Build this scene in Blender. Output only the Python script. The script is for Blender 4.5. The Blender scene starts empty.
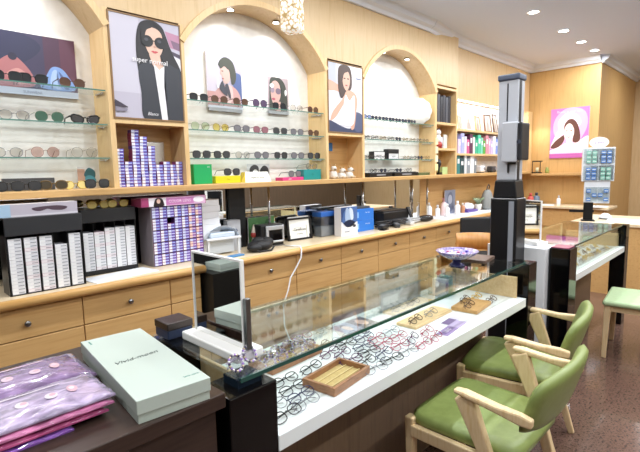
import bpy, bmesh, math, random
from mathutils import Matrix, Vector
random.seed(7)
PI = math.pi
C = bpy.context.scene.collection
sc = bpy.context.scene
ORD = ['first', 'second', 'third', 'fourth', 'fifth', 'sixth', 'seventh', 'eighth', 'ninth', 'tenth', 'eleventh', 'twelfth',
       'thirteenth', 'fourteenth', 'fifteenth', 'sixteenth', 'seventeenth', 'eighteenth', 'nineteenth', 'twentieth']

# ------------------------------------------------------------------ materials
def lin(h):
    h = h.lstrip('#'); o = []
    for i in (0, 2, 4):
        c = int(h[i:i+2], 16) / 255
        o.append(c / 12.92 if c <= .04045 else ((c + .055) / 1.055) ** 2.4)
    return (*o, 1)
_M = {}
def mat(h, rough=.5, metal=0., coat=0., emit=0., trans=0., spec=.5):
    k = (h, rough, metal, coat, emit, trans, spec)
    if k in _M: return _M[k]
    m = bpy.data.materials.new('paint_' + h); m.use_nodes = True
    b = m.node_tree.nodes['Principled BSDF']
    b.inputs['Base Color'].default_value = lin(h); b.inputs['Roughness'].default_value = rough
    b.inputs['Metallic'].default_value = metal; b.inputs['Coat Weight'].default_value = coat
    b.inputs['Specular IOR Level'].default_value = spec
    b.inputs['Transmission Weight'].default_value = trans
    if emit:
        b.inputs['Emission Color'].default_value = lin(h); b.inputs['Emission Strength'].default_value = emit
    _M[k] = m; return m
def noise_mat(name, cols, scale=(1, 1, 1), nscale=8., rough=.45, detail=4., coat=0., distort=0., pos=(.3, .7), bump=0., voronoi=False, spec=.5):
    m = bpy.data.materials.new(name); m.use_nodes = True; t = m.node_tree; n = t.nodes; b = n['Principled BSDF']
    tc = n.new('ShaderNodeTexCoord'); mp = n.new('ShaderNodeMapping'); mp.inputs['Scale'].default_value = scale
    t.links.new(tc.outputs['Object'], mp.inputs['Vector'])
    if voronoi:
        nz = n.new('ShaderNodeTexVoronoi'); nz.inputs['Scale'].default_value = nscale; out = nz.outputs['Color']
    else:
        nz = n.new('ShaderNodeTexNoise'); nz.inputs['Scale'].default_value = nscale; nz.inputs['Detail'].default_value = detail
        nz.inputs['Distortion'].default_value = distort; out = nz.outputs['Fac']
    t.links.new(mp.outputs['Vector'], nz.inputs['Vector'])
    r = n.new('ShaderNodeValToRGB'); e = r.color_ramp.elements
    e[0].position = pos[0]; e[1].position = pos[1]; e[0].color = lin(cols[0]); e[1].color = lin(cols[-1])
    for i, c in enumerate(cols[1:-1]):
        x = e.new(pos[0] + (pos[1] - pos[0]) * (i + 1) / (len(cols) - 1)); x.color = lin(c)
    t.links.new(out, r.inputs['Fac']); t.links.new(r.outputs['Color'], b.inputs['Base Color'])
    b.inputs['Roughness'].default_value = rough; b.inputs['Coat Weight'].default_value = coat
    b.inputs['Specular IOR Level'].default_value = spec
    if bump:
        bp = n.new('ShaderNodeBump'); bp.inputs['Strength'].default_value = bump; bp.inputs['Distance'].default_value = .01
        t.links.new(nz.outputs[0], bp.inputs['Height']); t.links.new(bp.outputs['Normal'], b.inputs['Normal'])
    return m
def glass(name, tint, gloss=.5, rough=.02, fr=1.45, base=0.):
    m = bpy.data.materials.new(name); m.use_nodes = True; t = m.node_tree; n = t.nodes; n.clear()
    out = n.new('ShaderNodeOutputMaterial'); mx = n.new('ShaderNodeMixShader'); tr = n.new('ShaderNodeBsdfTransparent')
    gl = n.new('ShaderNodeBsdfGlossy'); gl.inputs['Roughness'].default_value = rough
    tr.inputs['Color'].default_value = lin(tint); lw = n.new('ShaderNodeLayerWeight'); f = n.new('ShaderNodeMath'); f.operation = 'POWER'; f.inputs[1].default_value = 4.
    t.links.new(lw.outputs['Facing'], f.inputs[0])
    mm = n.new('ShaderNodeMath'); mm.operation = 'MULTIPLY_ADD'; mm.inputs[1].default_value = gloss; mm.inputs[2].default_value = base; mm.use_clamp = True
    t.links.new(f.outputs[0], mm.inputs[0]); t.links.new(mm.outputs[0], mx.inputs['Fac'])
    t.links.new(tr.outputs[0], mx.inputs[1]); t.links.new(gl.outputs[0], mx.inputs[2]); t.links.new(mx.outputs[0], out.inputs['Surface'])
    return m
MAPLE = noise_mat('maple_veneer', ['#cbab7c', '#d6b98d', '#d0b184'], (5, 5, .35), 6, .42, 5)
MAPLE_D = noise_mat('honey_maple', ['#c1955c', '#cfa66e', '#c79c63'], (.5, 6, 9), 5, .38, 5)
MAPLE_F = noise_mat('far_maple', ['#c49b62', '#cfa86f', '#c9a168'], (5, 5, .35), 6, .42, 5)
MAPLE_P = noise_mat('post_maple', ['#d9b47c', '#e3c28e', '#ddb983'], (6, 6, .4), 6, .4, 5)
TOPWOOD = noise_mat('counter_maple', ['#d9c19c', '#e3cfae', '#dcc6a2'], (.6, 8, 8), 5, .3, 5)
NOSE = noise_mat('counter_nosing', ['#d9a763', '#e2b373', '#d09c58'], (.6, 8, 8), 5, .3, 5)
DARKWOOD = noise_mat('dark_walnut', ['#2c201c', '#3a2b25', '#271b18'], (.7, 9, 9), 6, .3, 5)
PANELWOOD = noise_mat('brown_panel', ['#65513f', '#745e49', '#6b5745'], (7, 7, .5), 7, .35, 5)
ASH = noise_mat('pale_ash', ['#d8ba8b', '#e2c89e', '#d5b584'], (9, 9, 1.2), 6, .42, 5)
BOARD = noise_mat('pine_board', ['#d6b483', '#e2c799'], (2, 14, 14), 6, .5, 4)
TRAYWOOD = noise_mat('tray_wood', ['#8b5f41', '#a0734f', '#7d5439'], (3, 3, 12), 6, .4, 4)
FELT = noise_mat('tan_felt', ['#b39a63', '#c2a972'], (1, 1, 1), 90, .9, 2)
GRANITE = noise_mat('red_granite', ['#251b18', '#5c463c', '#765b50', '#40302a', '#92796d'], (1, 1, 1), 60, .12, 6, pos=(.2, .8), coat=.2)
PLASTER = noise_mat('white_plaster', ['#e4e0da', '#efece7'], (1, 1, 1), 14, .85, 5)
CEIL = mat('#d8e3fa', .9)
CORNICE = mat('#dde3ee', .6)
GREEN = noise_mat('green_leatherette', ['#7c8a4a', '#869454'], (1, 1, 1), 30, .42, 3)
GREEN_L = noise_mat('pale_green_leatherette', ['#a9bf93', '#b3c89d'], (1, 1, 1), 30, .5, 3)
WHITE = mat('#f2f1ee', .4); SLAB = mat('#e9eff0', .25, coat=.3); BLACK = mat('#0d0d10', .35); GLOSSBLK = mat('#060608', .07, spec=.3)
CHROME = mat('#c9c9c9', .15, 1.); STEEL = mat('#8d8f92', .3, 1.); MIRROR = mat('#f0f2f2', .015, 1.)
GLASS = glass('clear_glass', '#f6faf8', .7, base=.06); SHELFGLASS = glass('shelf_glass', '#f8fbfa', .3, base=.02)
EDGE = mat('#4f7f74', .15, coat=.5); EDGE_D = mat('#1c4a44', .12, coat=.5)
ACRYL = glass('acrylic', '#eef2f2', .6, .05, base=.05); PLASTIC = glass('plastic_sleeve', '#f3eef6', 1.0, .12, base=.05)
FROST = glass('frosted_plastic', '#c9ced2', .6, .3, base=.22)
ITEMS = []

# ------------------------------------------------------------------ mesh builder
class MB:
    def __init__(s): s.bm = bmesh.new(); s.mi = 0
    def _f(s, vs):
        try:
            f = s.bm.faces.new(vs); f.material_index = s.mi; return f
        except ValueError: return None
    def box(s, x0, x1, y0, y1, z0, z1, mi=None, M=None):
        if mi is not None: s.mi = mi
        P = [Vector(p) for p in ((x0, y0, z0), (x1, y0, z0), (x1, y1, z0), (x0, y1, z0), (x0, y0, z1), (x1, y0, z1), (x1, y1, z1), (x0, y1, z1))]
        if M: P = [M @ p for p in P]
        v = [s.bm.verts.new(p) for p in P]
        for q in ((3, 2, 1, 0), (4, 5, 6, 7), (0, 1, 5, 4), (1, 2, 6, 5), (2, 3, 7, 6), (3, 0, 4, 7)): s._f([v[i] for i in q])
        return s
    def poly(s, pts, mi=None):
        if mi is not None: s.mi = mi
        s._f([s.bm.verts.new(p) for p in pts]); return s
    def grid(s, rows, closed_u=False, closed_v=False, smooth=True, caps=False):
        V = [[s.bm.verts.new(p) for p in r] for r in rows]; n = len(V); m = len(V[0])
        for i in range(n if closed_v else n - 1):
            for j in range(m if closed_u else m - 1):
                f = s._f([V[i][j], V[i][(j+1) % m], V[(i+1) % n][(j+1) % m], V[(i+1) % n][j]])
                if f: f.smooth = smooth
        if caps:
            s._f(list(reversed(V[0]))); s._f(V[-1])
        return s
    def tube(s, pts, r, n=6, closed=False, mi=None):
        if mi is not None: s.mi = mi
        P = [Vector(p) for p in pts]; rows = []; N = len(P)
        up = None
        for i, p in enumerate(P):
            a = P[(i-1) % N] if (closed or i > 0) else p; b = P[(i+1) % N] if (closed or i < N-1) else p
            t = (b - a).normalized()
            if up is None:
                up = Vector((0, 0, 1)) if abs(t.z) < .9 else Vector((0, 1, 0))
            u = (up - t * up.dot(t))
            if u.length < 1e-6: u = t.orthogonal()
            u.normalize(); up = u; w = t.cross(u)
            rr = r[i] if isinstance(r, (list, tuple)) else r
            rows.append([p + (u * math.cos(2*PI*k/n) + w * math.sin(2*PI*k/n)) * rr for k in range(n)])
        return s.grid(rows, True, closed, caps=not closed)
    def lathe(s, prof, n=20, cx=0, cy=0, mi=None, smooth=True, sx=1, sy=1):
        if mi is not None: s.mi = mi
        rows = [[(cx + r*math.cos(2*PI*k/n)*sx, cy + r*math.sin(2*PI*k/n)*sy, z) for k in range(n)] for r, z in prof]
        return s.grid(rows, True, smooth=smooth, caps=True)
    def bar(s, pts, sz, mi=None):
        # rectangular section swept through pts lying in planes of constant x: sz = (width along x, thickness)
        if mi is not None: s.mi = mi
        P = [Vector(p) for p in pts]; rows = []
        for i, p in enumerate(P):
            a = P[max(i-1, 0)]; b = P[min(i+1, len(P)-1)]; t = (b - a).normalized()
            x = Vector((1, 0, 0)); x = (x - t * x.dot(t)).normalized(); w = t.cross(x); sx, st = sz[i]
            rows.append([p + x*sx/2 + w*st/2, p - x*sx/2 + w*st/2, p - x*sx/2 - w*st/2, p + x*sx/2 - w*st/2])
        return s.grid(rows, True, smooth=False, caps=True)
    def prism(s, pts, h0, h1, mi=None, axis='z'):
        if mi is not None: s.mi = mi
        def q(p, h): return {'z': (p[0], p[1], h), 'y': (p[0], h, p[1]), 'x': (h, p[0], p[1])}[axis]
        a = [s.bm.verts.new(q(p, h0)) for p in pts]; b = [s.bm.verts.new(q(p, h1)) for p in pts]; n = len(pts)
        s._f(list(reversed(a))); s._f(b)
        for i in range(n): s._f([a[i], a[(i+1) % n], b[(i+1) % n], b[i]])
        return s
    def sphere(s, c, r, n=12, mi=None):
        if mi is not None: s.mi = mi
        rx, ry, rz = r if isinstance(r, (tuple, list)) else (r, r, r); k = max(n // 2, 4)
        rows = [[(c[0] + rx*math.sin(PI*i/k)*math.cos(2*PI*j/n), c[1] + ry*math.sin(PI*i/k)*math.sin(2*PI*j/n), c[2] - rz*math.cos(PI*i/k))
                 for j in range(n)] for i in range(1, k)]
        return s.grid(rows, True, caps=True)
    def xf(s, M): bmesh.ops.transform(s.bm, matrix=M, verts=s.bm.verts); return s
def obj(name, mb, mats, parent=None, bevel=0, seg=2, norm=True):
    me = bpy.data.meshes.new(name)
    if norm: bmesh.ops.recalc_face_normals(mb.bm, faces=mb.bm.faces)
    mb.bm.to_mesh(me); mb.bm.free()
    for m in (mats if isinstance(mats, (list, tuple)) else [mats]): me.materials.append(m)
    o = bpy.data.objects.new(name, me); C.objects.link(o)
    if parent: o.parent = parent
    if bevel:
        b = o.modifiers.new('bevel', 'BEVEL'); b.width = bevel; b.segments = seg; b.limit_method = 'ANGLE'
    return o
def tag(o, label, cat, group=None, kind=None):
    if label: o['label'] = label
    if cat: o['category'] = cat
    if group: o['group'] = group
    if kind: o['kind'] = kind
    return o
def thing(name, label, cat, loc=(0, 0, 0), rz=0, group=None):
    o = bpy.data.objects.new(name, None); C.objects.link(o); o.empty_display_size = .05
    o.location = loc; o.rotation_euler = (0, 0, rz)
    return tag(o, label, cat, group)
def struct(name, mb, mats, parent=None, bevel=0):
    o = obj(name, mb, mats, parent, bevel)
    if not parent: o['kind'] = 'structure'
    return o
def place(o, loc, rz=0, rx=0, ry=0):
    o.location = loc; o.rotation_euler = (rx, ry, rz); return o
def dup(root, loc, rz, label, group=None, rx=0, cat=None):
    r = root.copy(); C.objects.link(r); r.location = loc; r.rotation_euler = (rx, 0, rz); r['label'] = label
    if group: r['group'] = group
    for ch in list(root.children):
        c = ch.copy(); C.objects.link(c); c.parent = r
        for g in ch.children:
            d = g.copy(); C.objects.link(d); d.parent = c
    return r
_used = set()
def first_or_dup(proto, loc, rz, label, group=None, rx=0):
    if proto.name not in _used:
        _used.add(proto.name); proto.location = loc; proto.rotation_euler = (rx, 0, rz); proto['label'] = label
        if group: proto['group'] = group
        return proto
    return dup(proto, loc, rz, label, group, rx)
def text(name, s, size, m, parent, loc, rot=(PI/2, 0, 0), shear=0., align='CENTER', ext=.0004, sx=1.):
    cu = bpy.data.curves.new(name, 'FONT'); cu.body = s; cu.size = size; cu.align_x = align; cu.align_y = 'CENTER'; cu.extrude = ext; cu.shear = shear
    cu.resolution_u = 2
    t = bpy.data.objects.new(name, cu); C.objects.link(t); bpy.context.view_layer.update()
    me = bpy.data.meshes.new_from_object(t.evaluated_get(bpy.context.evaluated_depsgraph_get()))
    bpy.data.objects.remove(t); me.materials.clear(); me.materials.append(m)
    o = bpy.data.objects.new(name, me); C.objects.link(o); o.parent = parent; o.location = loc; o.rotation_euler = rot; o.scale = (sx, 1, 1)
    return o
def ell(cx, cy, rx, ry, n=20, a=0):
    return [(cx + rx*math.cos(t)*math.cos(a) - ry*math.sin(t)*math.sin(a), cy + rx*math.cos(t)*math.sin(a) + ry*math.sin(t)*math.cos(a)) for t in (2*PI*k/n for k in range(n))]
def blob(p, k=5):
    n = len(p); o = []
    for i in range(n):
        a, b, c, d = p[i-1], p[i], p[(i+1) % n], p[(i+2) % n]
        for j in range(k):
            t = j / k
            o.append(tuple(.5*((2*b[q]) + (-a[q]+c[q])*t + (2*a[q]-5*b[q]+4*c[q]-d[q])*t*t + (-a[q]+3*b[q]-3*c[q]+d[q])*t**3) for q in (0, 1)))
    return o
def art(name, parent, w, h, layers, y=0., rough=.35, flat=None, emit=0.):
    """printed picture in the local XZ plane facing -Y; layers = [(hex, [(u,v)...])]; points clipped to the sheet"""
    b = MB(); ms = []; idx = {}
    for i, (c, pts) in enumerate(layers):
        if c not in idx: idx[c] = len(ms); ms.append(mat(c, rough, emit=emit))
        b.mi = idx[c]; q = [((min(max(u, 0), 1) - .5) * w, y - .0004*i, min(max(v, 0), 1) * h) for u, v in pts]
        vs = [b.bm.verts.new(p) for p in q]
        f = b._f(vs)
    bmesh.ops.triangulate(b.bm, faces=b.bm.faces)
    for f in b.bm.faces:
        f.normal_update()
        if f.normal.y > 0: f.normal_flip()
    return obj(name, b, ms, parent, norm=False)
R4 = [(0, 0), (1, 0), (1, 1), (0, 1)]
def rect(a, b, c, d): return [(a, c), (b, c), (b, d), (a, d)]

# ------------------------------------------------------------------ camera
F = 460.
yaw, pit, rol = 0.774853, 0.119892, 0.020388
fw = Vector((math.cos(pit)*math.cos(yaw), math.cos(pit)*math.sin(yaw), -math.sin(pit)))
r0 = fw.cross(Vector((0, 0, 1))).normalized(); d0 = fw.cross(r0)
rt = r0*math.cos(rol) + d0*math.sin(rol); dn = -r0*math.sin(rol) + d0*math.cos(rol)
cam = bpy.data.cameras.new('camera'); co = bpy.data.objects.new('camera', cam); C.objects.link(co)
cam.sensor_fit = 'HORIZONTAL'; cam.sensor_width = 36; cam.lens = F / 640 * 36; cam.clip_start = .02; cam.clip_end = 60
mw = Matrix.Identity(4)
for i in range(3):
    mw[i][0] = rt[i]; mw[i][1] = -dn[i]; mw[i][2] = -fw[i]
mw[2][3] = 1.5
co.matrix_world = mw; sc.camera = co

# ------------------------------------------------------------------ room shell
YB = 3.34; YF = 3.10; CZ = 3.25
struct('floor', MB().box(-2.2, 11.5, -2.6, 3.6, -.1, 0), GRANITE)
struct('ceiling', MB().box(-2.2, 11.5, -2.6, 3.6, CZ, CZ+.1), CEIL)
struct('wall_right', MB().box(-2.2, 11.5, -2.6, -2.45, 0, CZ), mat('#e2dccf', .7))
struct('trim_6', MB().box(-2.05, 11.3, -2.45, -2.43, 0, 1.3), noise_mat('added_wainscot_brown', ['#5b4c3d', '#675645'], (5, 5, .4), 6, .5))  # unseen wainscot, added so the glossy black pillars reflect something dark
struct('wall_back', MB().box(-2.2, -2.05, -2.45, 3.6, 0, CZ), mat('#2b2725', .6))
struct('wall_far', MB().box(11.3, 11.5, -2.45, 3.6, 0, CZ), MAPLE)
WL = struct('wall_left', MB().box(-2.05, 11.3, YB, 3.6, 0, CZ), PLASTER)
BAYS = [(-.24, 1.235), (1.80, 3.275), (3.865, 5.30)]
SPR, RISE = 2.435, .405
def arch_pts(a, b, grow=0., n=28):
    c = (a+b)/2; hw = (b-a)/2; R = (hw*hw + RISE*RISE) / (2*RISE); cz = SPR + RISE - R; R += grow
    t = math.asin(min(1, (hw+grow*.6)/R)) if grow else math.asin(hw/R)
    return [(c + R*math.sin(-t + 2*t*k/n), cz + R*math.cos(-t + 2*t*k/n)) for k in range(n+1)]
# fascia with arched openings, soffits running back to the wall
b = MB(); xs = [(-2.05, 2.56), (-.24, 2.56)]
line = []
for i, (a, e) in enumerate(BAYS):
    line += [(a, None)] + arch_pts(a, e) + [(e, None)]
pts = [(-2.05, 1.42), (-.30, 1.42), (-.30, 2.56)]
pts = [(-2.05, 2.56)]
for a, e in BAYS:
    pts += [(a - .001, 2.56)] + arch_pts(a, e) + [(e + .001, 2.56)]
pts += [(5.87, 2.56)]
for (x0, z0), (x1, z1) in zip(pts, pts[1:]):
    b.poly([(x0, YF, z0), (x1, YF, z1), (x1, YF, CZ), (x0, YF, CZ)])
    b.poly([(x0, YF, z0), (x1, YF, z1), (x1, YB, z1), (x0, YB, z0)])
b.poly([(5.87, YF, 2.56), (5.87, YB, 2.56), (5.87, YB, CZ), (5.87, YF, CZ)])
bmesh.ops.remove_doubles(b.bm, verts=b.bm.verts, dist=1e-5)
o = obj('fascia', b, MAPLE, WL)
o = obj('fascia', MB().box(5.872, 8.69, 3.2, YB, 2.46, CZ), MAPLE, WL)
for i, (a, e) in enumerate(BAYS):
    b = MB(); inn = arch_pts(a, e); hw = (e-a)/2; R_ = (hw*hw + RISE*RISE) / (2*RISE); cc = Vector(((a+e)/2, SPR + RISE - R_))
    out = [tuple(Vector(p) + (Vector(p) - cc).normalized()*.045) for p in inn]
    rows = []
    for (x0, z0), (x1, z1) in zip(inn, out):
        rows.append([(x0, YF-.012, z0), (x1, YF-.012, z1), (x1, YF, z1), (x0, YF+.0, z0)])
    b.grid(rows, True, smooth=False, caps=True)
    struct('trim_%d' % (i+1), b, MAPLE_P)
# cornice along the left wall and round the far block
def cornice(path, n):
    b = MB(); prof = [(0, 0), (.03, .0), (.05, .03), (.09, .05), (.11, .09), (.13, .11), (0, .11)]
    for (x0, y0), (x1, y1) in zip(path, path[1:]):
        d = Vector((x1-x0, y1-y0, 0)).normalized(); nn = Vector((d.y, -d.x, 0)); rows = []
        for q in ((x0, y0), (x1, y1)):
            rows.append([Vector((q[0], q[1], CZ-.11)) + nn*p + Vector((0, 0, z)) for p, z in prof])
        b.grid(rows, True, smooth=False, caps=True)
    struct('trim_%d' % n, b, CORNICE)
cornice([(-2.05, YF), (5.1, YF), (5.75, 3.2), (8.69, 3.2)], 4)
cornice([(8.69, 3.3), (8.69, 2.08), (11.3, 2.08)], 5)
struct('wall_5', MB().box(8.70, 11.3, 2.08, YB, 0, CZ), MAPLE_F)['kind'] = 'structure'

# ------------------------------------------------------------------ cabinets of the left wall
LZ = 1.415                                             # top of the long ledge
b = MB().box(-.9, 8.69, 3.045, YB, 1.372, LZ)
tag(obj('shelf_ledge', b, MAPLE_D, None, .006), 'long maple ledge running under all the arched display bays', 'shelf')
def upright(par, x0, x1, z0=LZ, z1=2.56): return obj('side_panel', MB().box(x0, x1, YF, YB, z0, z1), MAPLE_P, par)
def niche(x0, x1, label, shelves, top=2.56):
    t = thing('display_cabinet', label, 'cabinet', (0, 0, 0), 0, None)
    upright(t, x0, x0+.035, LZ, top); upright(t, x1-.035, x1, LZ, top)
    obj('back_panel', MB().box(x0+.035, x1-.035, YB-.02, YB-.002, LZ, top), MAPLE_D, t)
    for z in shelves: obj('shelf', MB().box(x0+.035, x1-.035, YF, YB-.02, z-.03, z), MAPLE_P, t)
    return t
niche(1.235, 1.80, 'maple niche cabinet full of contact lens boxes under the sunglasses poster', [1.868])
niche(3.275, 3.865, 'maple niche cabinet with animal figurines between the second and third arches', [1.868])
t = niche(5.30, 5.87, 'narrow three-tier maple niche cabinet right of the third arch', [1.76, 2.09, 2.54])
obj('fascia', MB().box(-.9, -.24, YF, YB, LZ, 2.56), MAPLE, WL)
# bay back boards
for (a, e), nm in zip(BAYS, ('first', 'second', 'third')):
    pass
# glass shelves
BN = ['first arch', 'second arch', 'third arch']
for i, (a, e) in enumerate(BAYS):
    for j, z in enumerate((2.045, 1.828, 1.613)):
        t = thing('glass_shelf', 'green-edged glass shelf, %s of three in the %s bay' % (['topmost', 'middle', 'lowest'][j], BN[i]), 'shelf',
                  ((a+e)/2, 0, z), 0, 'glass shelves in the arched bays')
        w = (e-a)/2 - .006
        obj('pane', MB().box(-w, w, 3.124, YB-.006, -.008, 0), SHELFGLASS, t)
        obj('front_edge', MB().box(-w, w, 3.120, 3.124, -.008, 0), EDGE, t)
        for s in (-1, 1):
            obj('bracket', MB().box(s*w-.004, s*w+.004, 3.15, 3.29, -.016, -.009).box(s*w-.012*s-.006, s*w-.012*s+.006, 3.155, 3.165, -.024, -.016), CHROME, t)
# mirror splash between counter and ledge
t = thing('mirror_panel', 'long mirror splashback between the drawer counter and the ledge', 'mirror')
obj('mirror_glass', MB().box(-.22, 5.30, YB-.012, YB-.004, .845, 1.37), MIRROR, t)
t = thing('splash_panel', 'maple splashback panel behind white bottles below the book shelves', 'panel')
obj('panel', MB().box(5.305, 8.69, YB-.014, YB-.004, .845, 1.37), MAPLE_D, t)
for i, x in enumerate((2.62, 3.95, 4.93, 5.28)):
    t = tag(obj('support_post', MB().lathe([(.012, .845), (.012, 1.37)], 10), CHROME), 'slim chrome post, %s from left, holding up the maple ledge' % ORD[i], 'post', 'chrome posts under the ledge')
    t.location = (x, 3.2, 0)
# drawer counter
UX = [-.20, .33, .92, 1.487, 2.08, 2.67, 3.258, 3.846, 4.434, 5.022, 5.61, 6.2, 6.79, 7.38, 7.97, 8.55]
YD = 2.93
KN = MB().lathe([(.006, 0), (.006, .012), (.016, .016), (.017, .022), (.012, .026), (.002, .027)], 14).xf(Matrix.Rotation(PI/2, 4, 'X'))
kme = obj('knob_pattern', KN, STEEL); kdata = kme.data; bpy.data.objects.remove(kme)
def knob(par, x, z):
    o = bpy.data.objects.new('knob', kdata); C.objects.link(o); o.parent = par; o.location = (x, YD-.018, z)
for i, (a, e) in enumerate(zip(UX, UX[1:])):
    near = ['behind the lens box racks', 'under the white box racks', 'under the left white box rack', 'under the purple lens rack', 'behind the standing mirror', 'under the black pouch', 'beside the hanging white cable',
            'under the blue boxes', 'under the cable heap', 'under the black glasses case', 'under the white bottles', 'left of the measuring tower', 'hidden by the tower', 'past the tower', 'at the far corner'][i]
    t = thing('drawer_cabinet', 'maple drawer cabinet %s from left of the wall counter, %s' % (ORD[i], near), 'cabinet', (0, 0, 0), 0, 'drawer cabinets along the wall')
    obj('body', MB().box(a, e, YD, 3.33, .08, .782).box(a, e, YD+.05, 3.3, 0, .08), MAPLE_D, t)
    for z0, z1 in ((.603, .775), (.405, .597)):
        d = obj('drawer', MB().box(a+.003, e-.003, YD-.018, YD, z0, z1), MAPLE_D, t, .003)
        if z0 > .5: knob(d, (a+e)/2, (z0+z1)/2)
    m = (a+e)/2
    for s, (x0, x1) in enumerate(((a+.003, m-.002), (m+.002, e-.003))):
        d = obj('door', MB().box(x0, x1, YD-.018, YD, .09, .399), MAPLE_D, t, .003)
        knob(d, m + (-.045, .045)[s], .32)
t = thing('countertop', 'pale maple countertop with rounded nosing over the drawer cabinets', 'countertop')
obj('top_panel', MB().box(-.22, 8.55, 2.89, YB-.002, .785, .84), TOPWOOD, t)
b = MB(); rows = []
for x in (-.22, 8.55):
    rows.append([(x, 2.89, .785)] + [(x, 2.887 + .0275*math.cos(a_), .8125 + .0275*math.sin(a_)) for a_ in [-PI/2 - PI*k/8 for k in range(9)]] + [(x, 2.89, .84)])
obj('nosing', b.grid(rows, True, caps=True), NOSE, t)
# dark cabinet to the left of the counter, only seen in the mirror
t = thing('dark_cabinet', 'black cabinet standing left of the drawer counter', 'cabinet', (-1.2, 2.9, 0))
obj('body', MB().box(-.8, .97, -.1, .42, 0, .78), mat('#15130f', .5), t); obj('back_board', MB().box(-.8, .97, .36, .42, .78, 1.365), mat('#12100e', .6), t)

# ------------------------------------------------------------------ eyewear prototypes
def outline(w, h, e=2.6, n=22, cat=0.):
    o = []
    for k in range(n):
        a = 2*PI*k/n; c, s_ = math.cos(a), math.sin(a)
        x = math.copysign(abs(c)**(2/e), c)*w/2; z = math.copysign(abs(s_)**(2/e), s_)*h/2
        o.append((x, z + cat*x*(1 if z > -h*.2 else .4)))
    return o
GM = {}
def eyewear(name, fc, lc, w=.052, h=.042, e=2.6, r=.0022, cat=0., folded=False, lens_alpha=None, tip=None, metal=0., category='sunglasses', tilt=1.05):
    t = thing(name, '', category)
    fm = mat(fc, .25, metal, coat=.3)
    if lens_alpha: lm = GM.setdefault(('g', lc), glass('clear_lens', lc, .15, .03, base=.01))
    else: lm = GM.setdefault(('l', lc), mat(lc, .08, coat=.5))
    zc = h/2 + r; cx = w/2 + .009
    fr = MB(); X = Matrix.Identity(4)
    if folded: X = Matrix.Translation((0, 0, .004)) @ Matrix.Rotation(-tilt, 4, 'X')
    parts = []
    for s in (-1, 1):
        ol = outline(w, h, e, 18, cat)
        fr.tube([(s*(cx) + s*x, .0015*abs(x)/w, zc + z) for x, z in ol], r, 5, True)
        l = MB(); q_ = [(s*cx + s*x*.97, zc + z*.97) for x, z in ol]
        if lens_alpha: l.poly([(a_, 0, b_) for a_, b_ in q_])
        else: l.prism(q_, -.0006, .0006, axis='y')
        parts.append(('lens', l, lm))
        tm = MB(); ex = cx + w/2 + r
        if folded: p = [(s*ex, .003, zc+h*.28), (s*(ex-.004), .008+.004*(s > 0), zc+h*.28), (-s*(ex-.03), .011+.005*(s > 0), zc+h*.2), (-s*(ex-.008), .012+.005*(s > 0), zc-h*.05)]
        else: p = [(s*ex, .001, zc+h*.28), (s*(ex+.002), .012, zc+h*.28), (s*(ex+.002), .085, zc+h*.2), (s*(ex-.002), .118, .006)]
        tm.tube(p, [r*1.3, r*1.2, r, r], 5); parts.append(('temple', tm, fm if not tip else mat(tip, .3)))
    if not folded and not category == 'eyeglasses': X = Matrix.Scale(1.2, 4)
    fr.tube([(-.010, 0, zc+h*.12), (0, -.002, zc+h*.2), (.010, 0, zc+h*.12)], r, 5)
    obj('frame', fr.xf(X), fm, t)
    for nm, m_, mm in parts: obj(nm, m_.xf(X), mm, t)
    return t
S = {
 'black': eyewear('sunglasses', '#111114', '#2a2d33', .054, .046, 3),
 'cat': eyewear('sunglasses', '#101013', '#2c2c31', .060, .040, 2.6, .004, .22),
 'brown': eyewear('sunglasses', '#5b3526', '#5c4236', .052, .046, 2.3),
 'green': eyewear('sunglasses', '#7c8a72', '#2f5b49', .056, .05, 2.2, .0014, metal=.6),
 'pinkm': eyewear('sunglasses', '#c99f94', '#e6cbc6', .054, .05, 2.2, .0016, lens_alpha=1, metal=.6),
 'clear': eyewear('sunglasses', '#b9b2a6', '#efefec', .055, .052, 2.1, .0014, lens_alpha=1, metal=.6),
 'ltgreen': eyewear('sunglasses', '#a9b89b', '#d3e0c6', .054, .048, 2.3, .0016, lens_alpha=1, metal=.5),
 'yellow': eyewear('sunglasses', '#c9a94e', '#f0df86', .054, .046, 2.3, .0016, lens_alpha=1, metal=.5),
 'grey': eyewear('sunglasses', '#4c4b50', '#6e6c72', .054, .046, 2.6),
 'rose': eyewear('sunglasses', '#7d4650', '#8d5a66', .054, .046, 2.6),
 'silver': eyewear('sunglasses', '#a4a3a4', '#e2e0dc', .052, .044, 2.3, .0016, lens_alpha=1, metal=.6),
 'tort': eyewear('sunglasses', '#6e5326', '#3d3423', .054, .044, 2.5, .003),
 'gold': eyewear('sunglasses', '#d6b33f', '#e6d68c', .05, .04, 2.4, .002, metal=.5),
 'purple': eyewear('sunglasses', '#4e3d59', '#5b4a66', .056, .052, 2.2, .003),
}
NMS = {'black': 'black dark-lensed', 'cat': 'thick black cat-eye', 'brown': 'brown round', 'green': 'dark green lensed', 'pinkm': 'pale pink lensed', 'clear': 'round clear-lensed', 'ltgreen': 'pale green lensed',
       'yellow': 'yellow lensed', 'grey': 'grey lensed', 'rose': 'rose brown', 'silver': 'silver pale-lensed', 'tort': 'tortoiseshell', 'gold': 'yellow gold', 'purple': 'large purple-black'}
def shelf_row(z, y, seq, where, group):
    for i, (x, k) in enumerate(seq):
        first_or_dup(S[k], (x, y, z), random.uniform(-.08, .08), '%s sunglasses, %s from left %s' % (NMS[k], ORD[i], where), group)
shelf_row(2.0455, 3.17, [(.70, 'black'), (.835, 'black'), (1.05, 'brown')], 'on top glass shelf of first arch', 'sunglasses on the first arch top shelf')
shelf_row(1.8285, 3.17, [(.72, 'silver'), (.905, 'green'), (1.11, 'cat')], 'on middle glass shelf of first arch', 'sunglasses on the first arch middle shelf')
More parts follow.
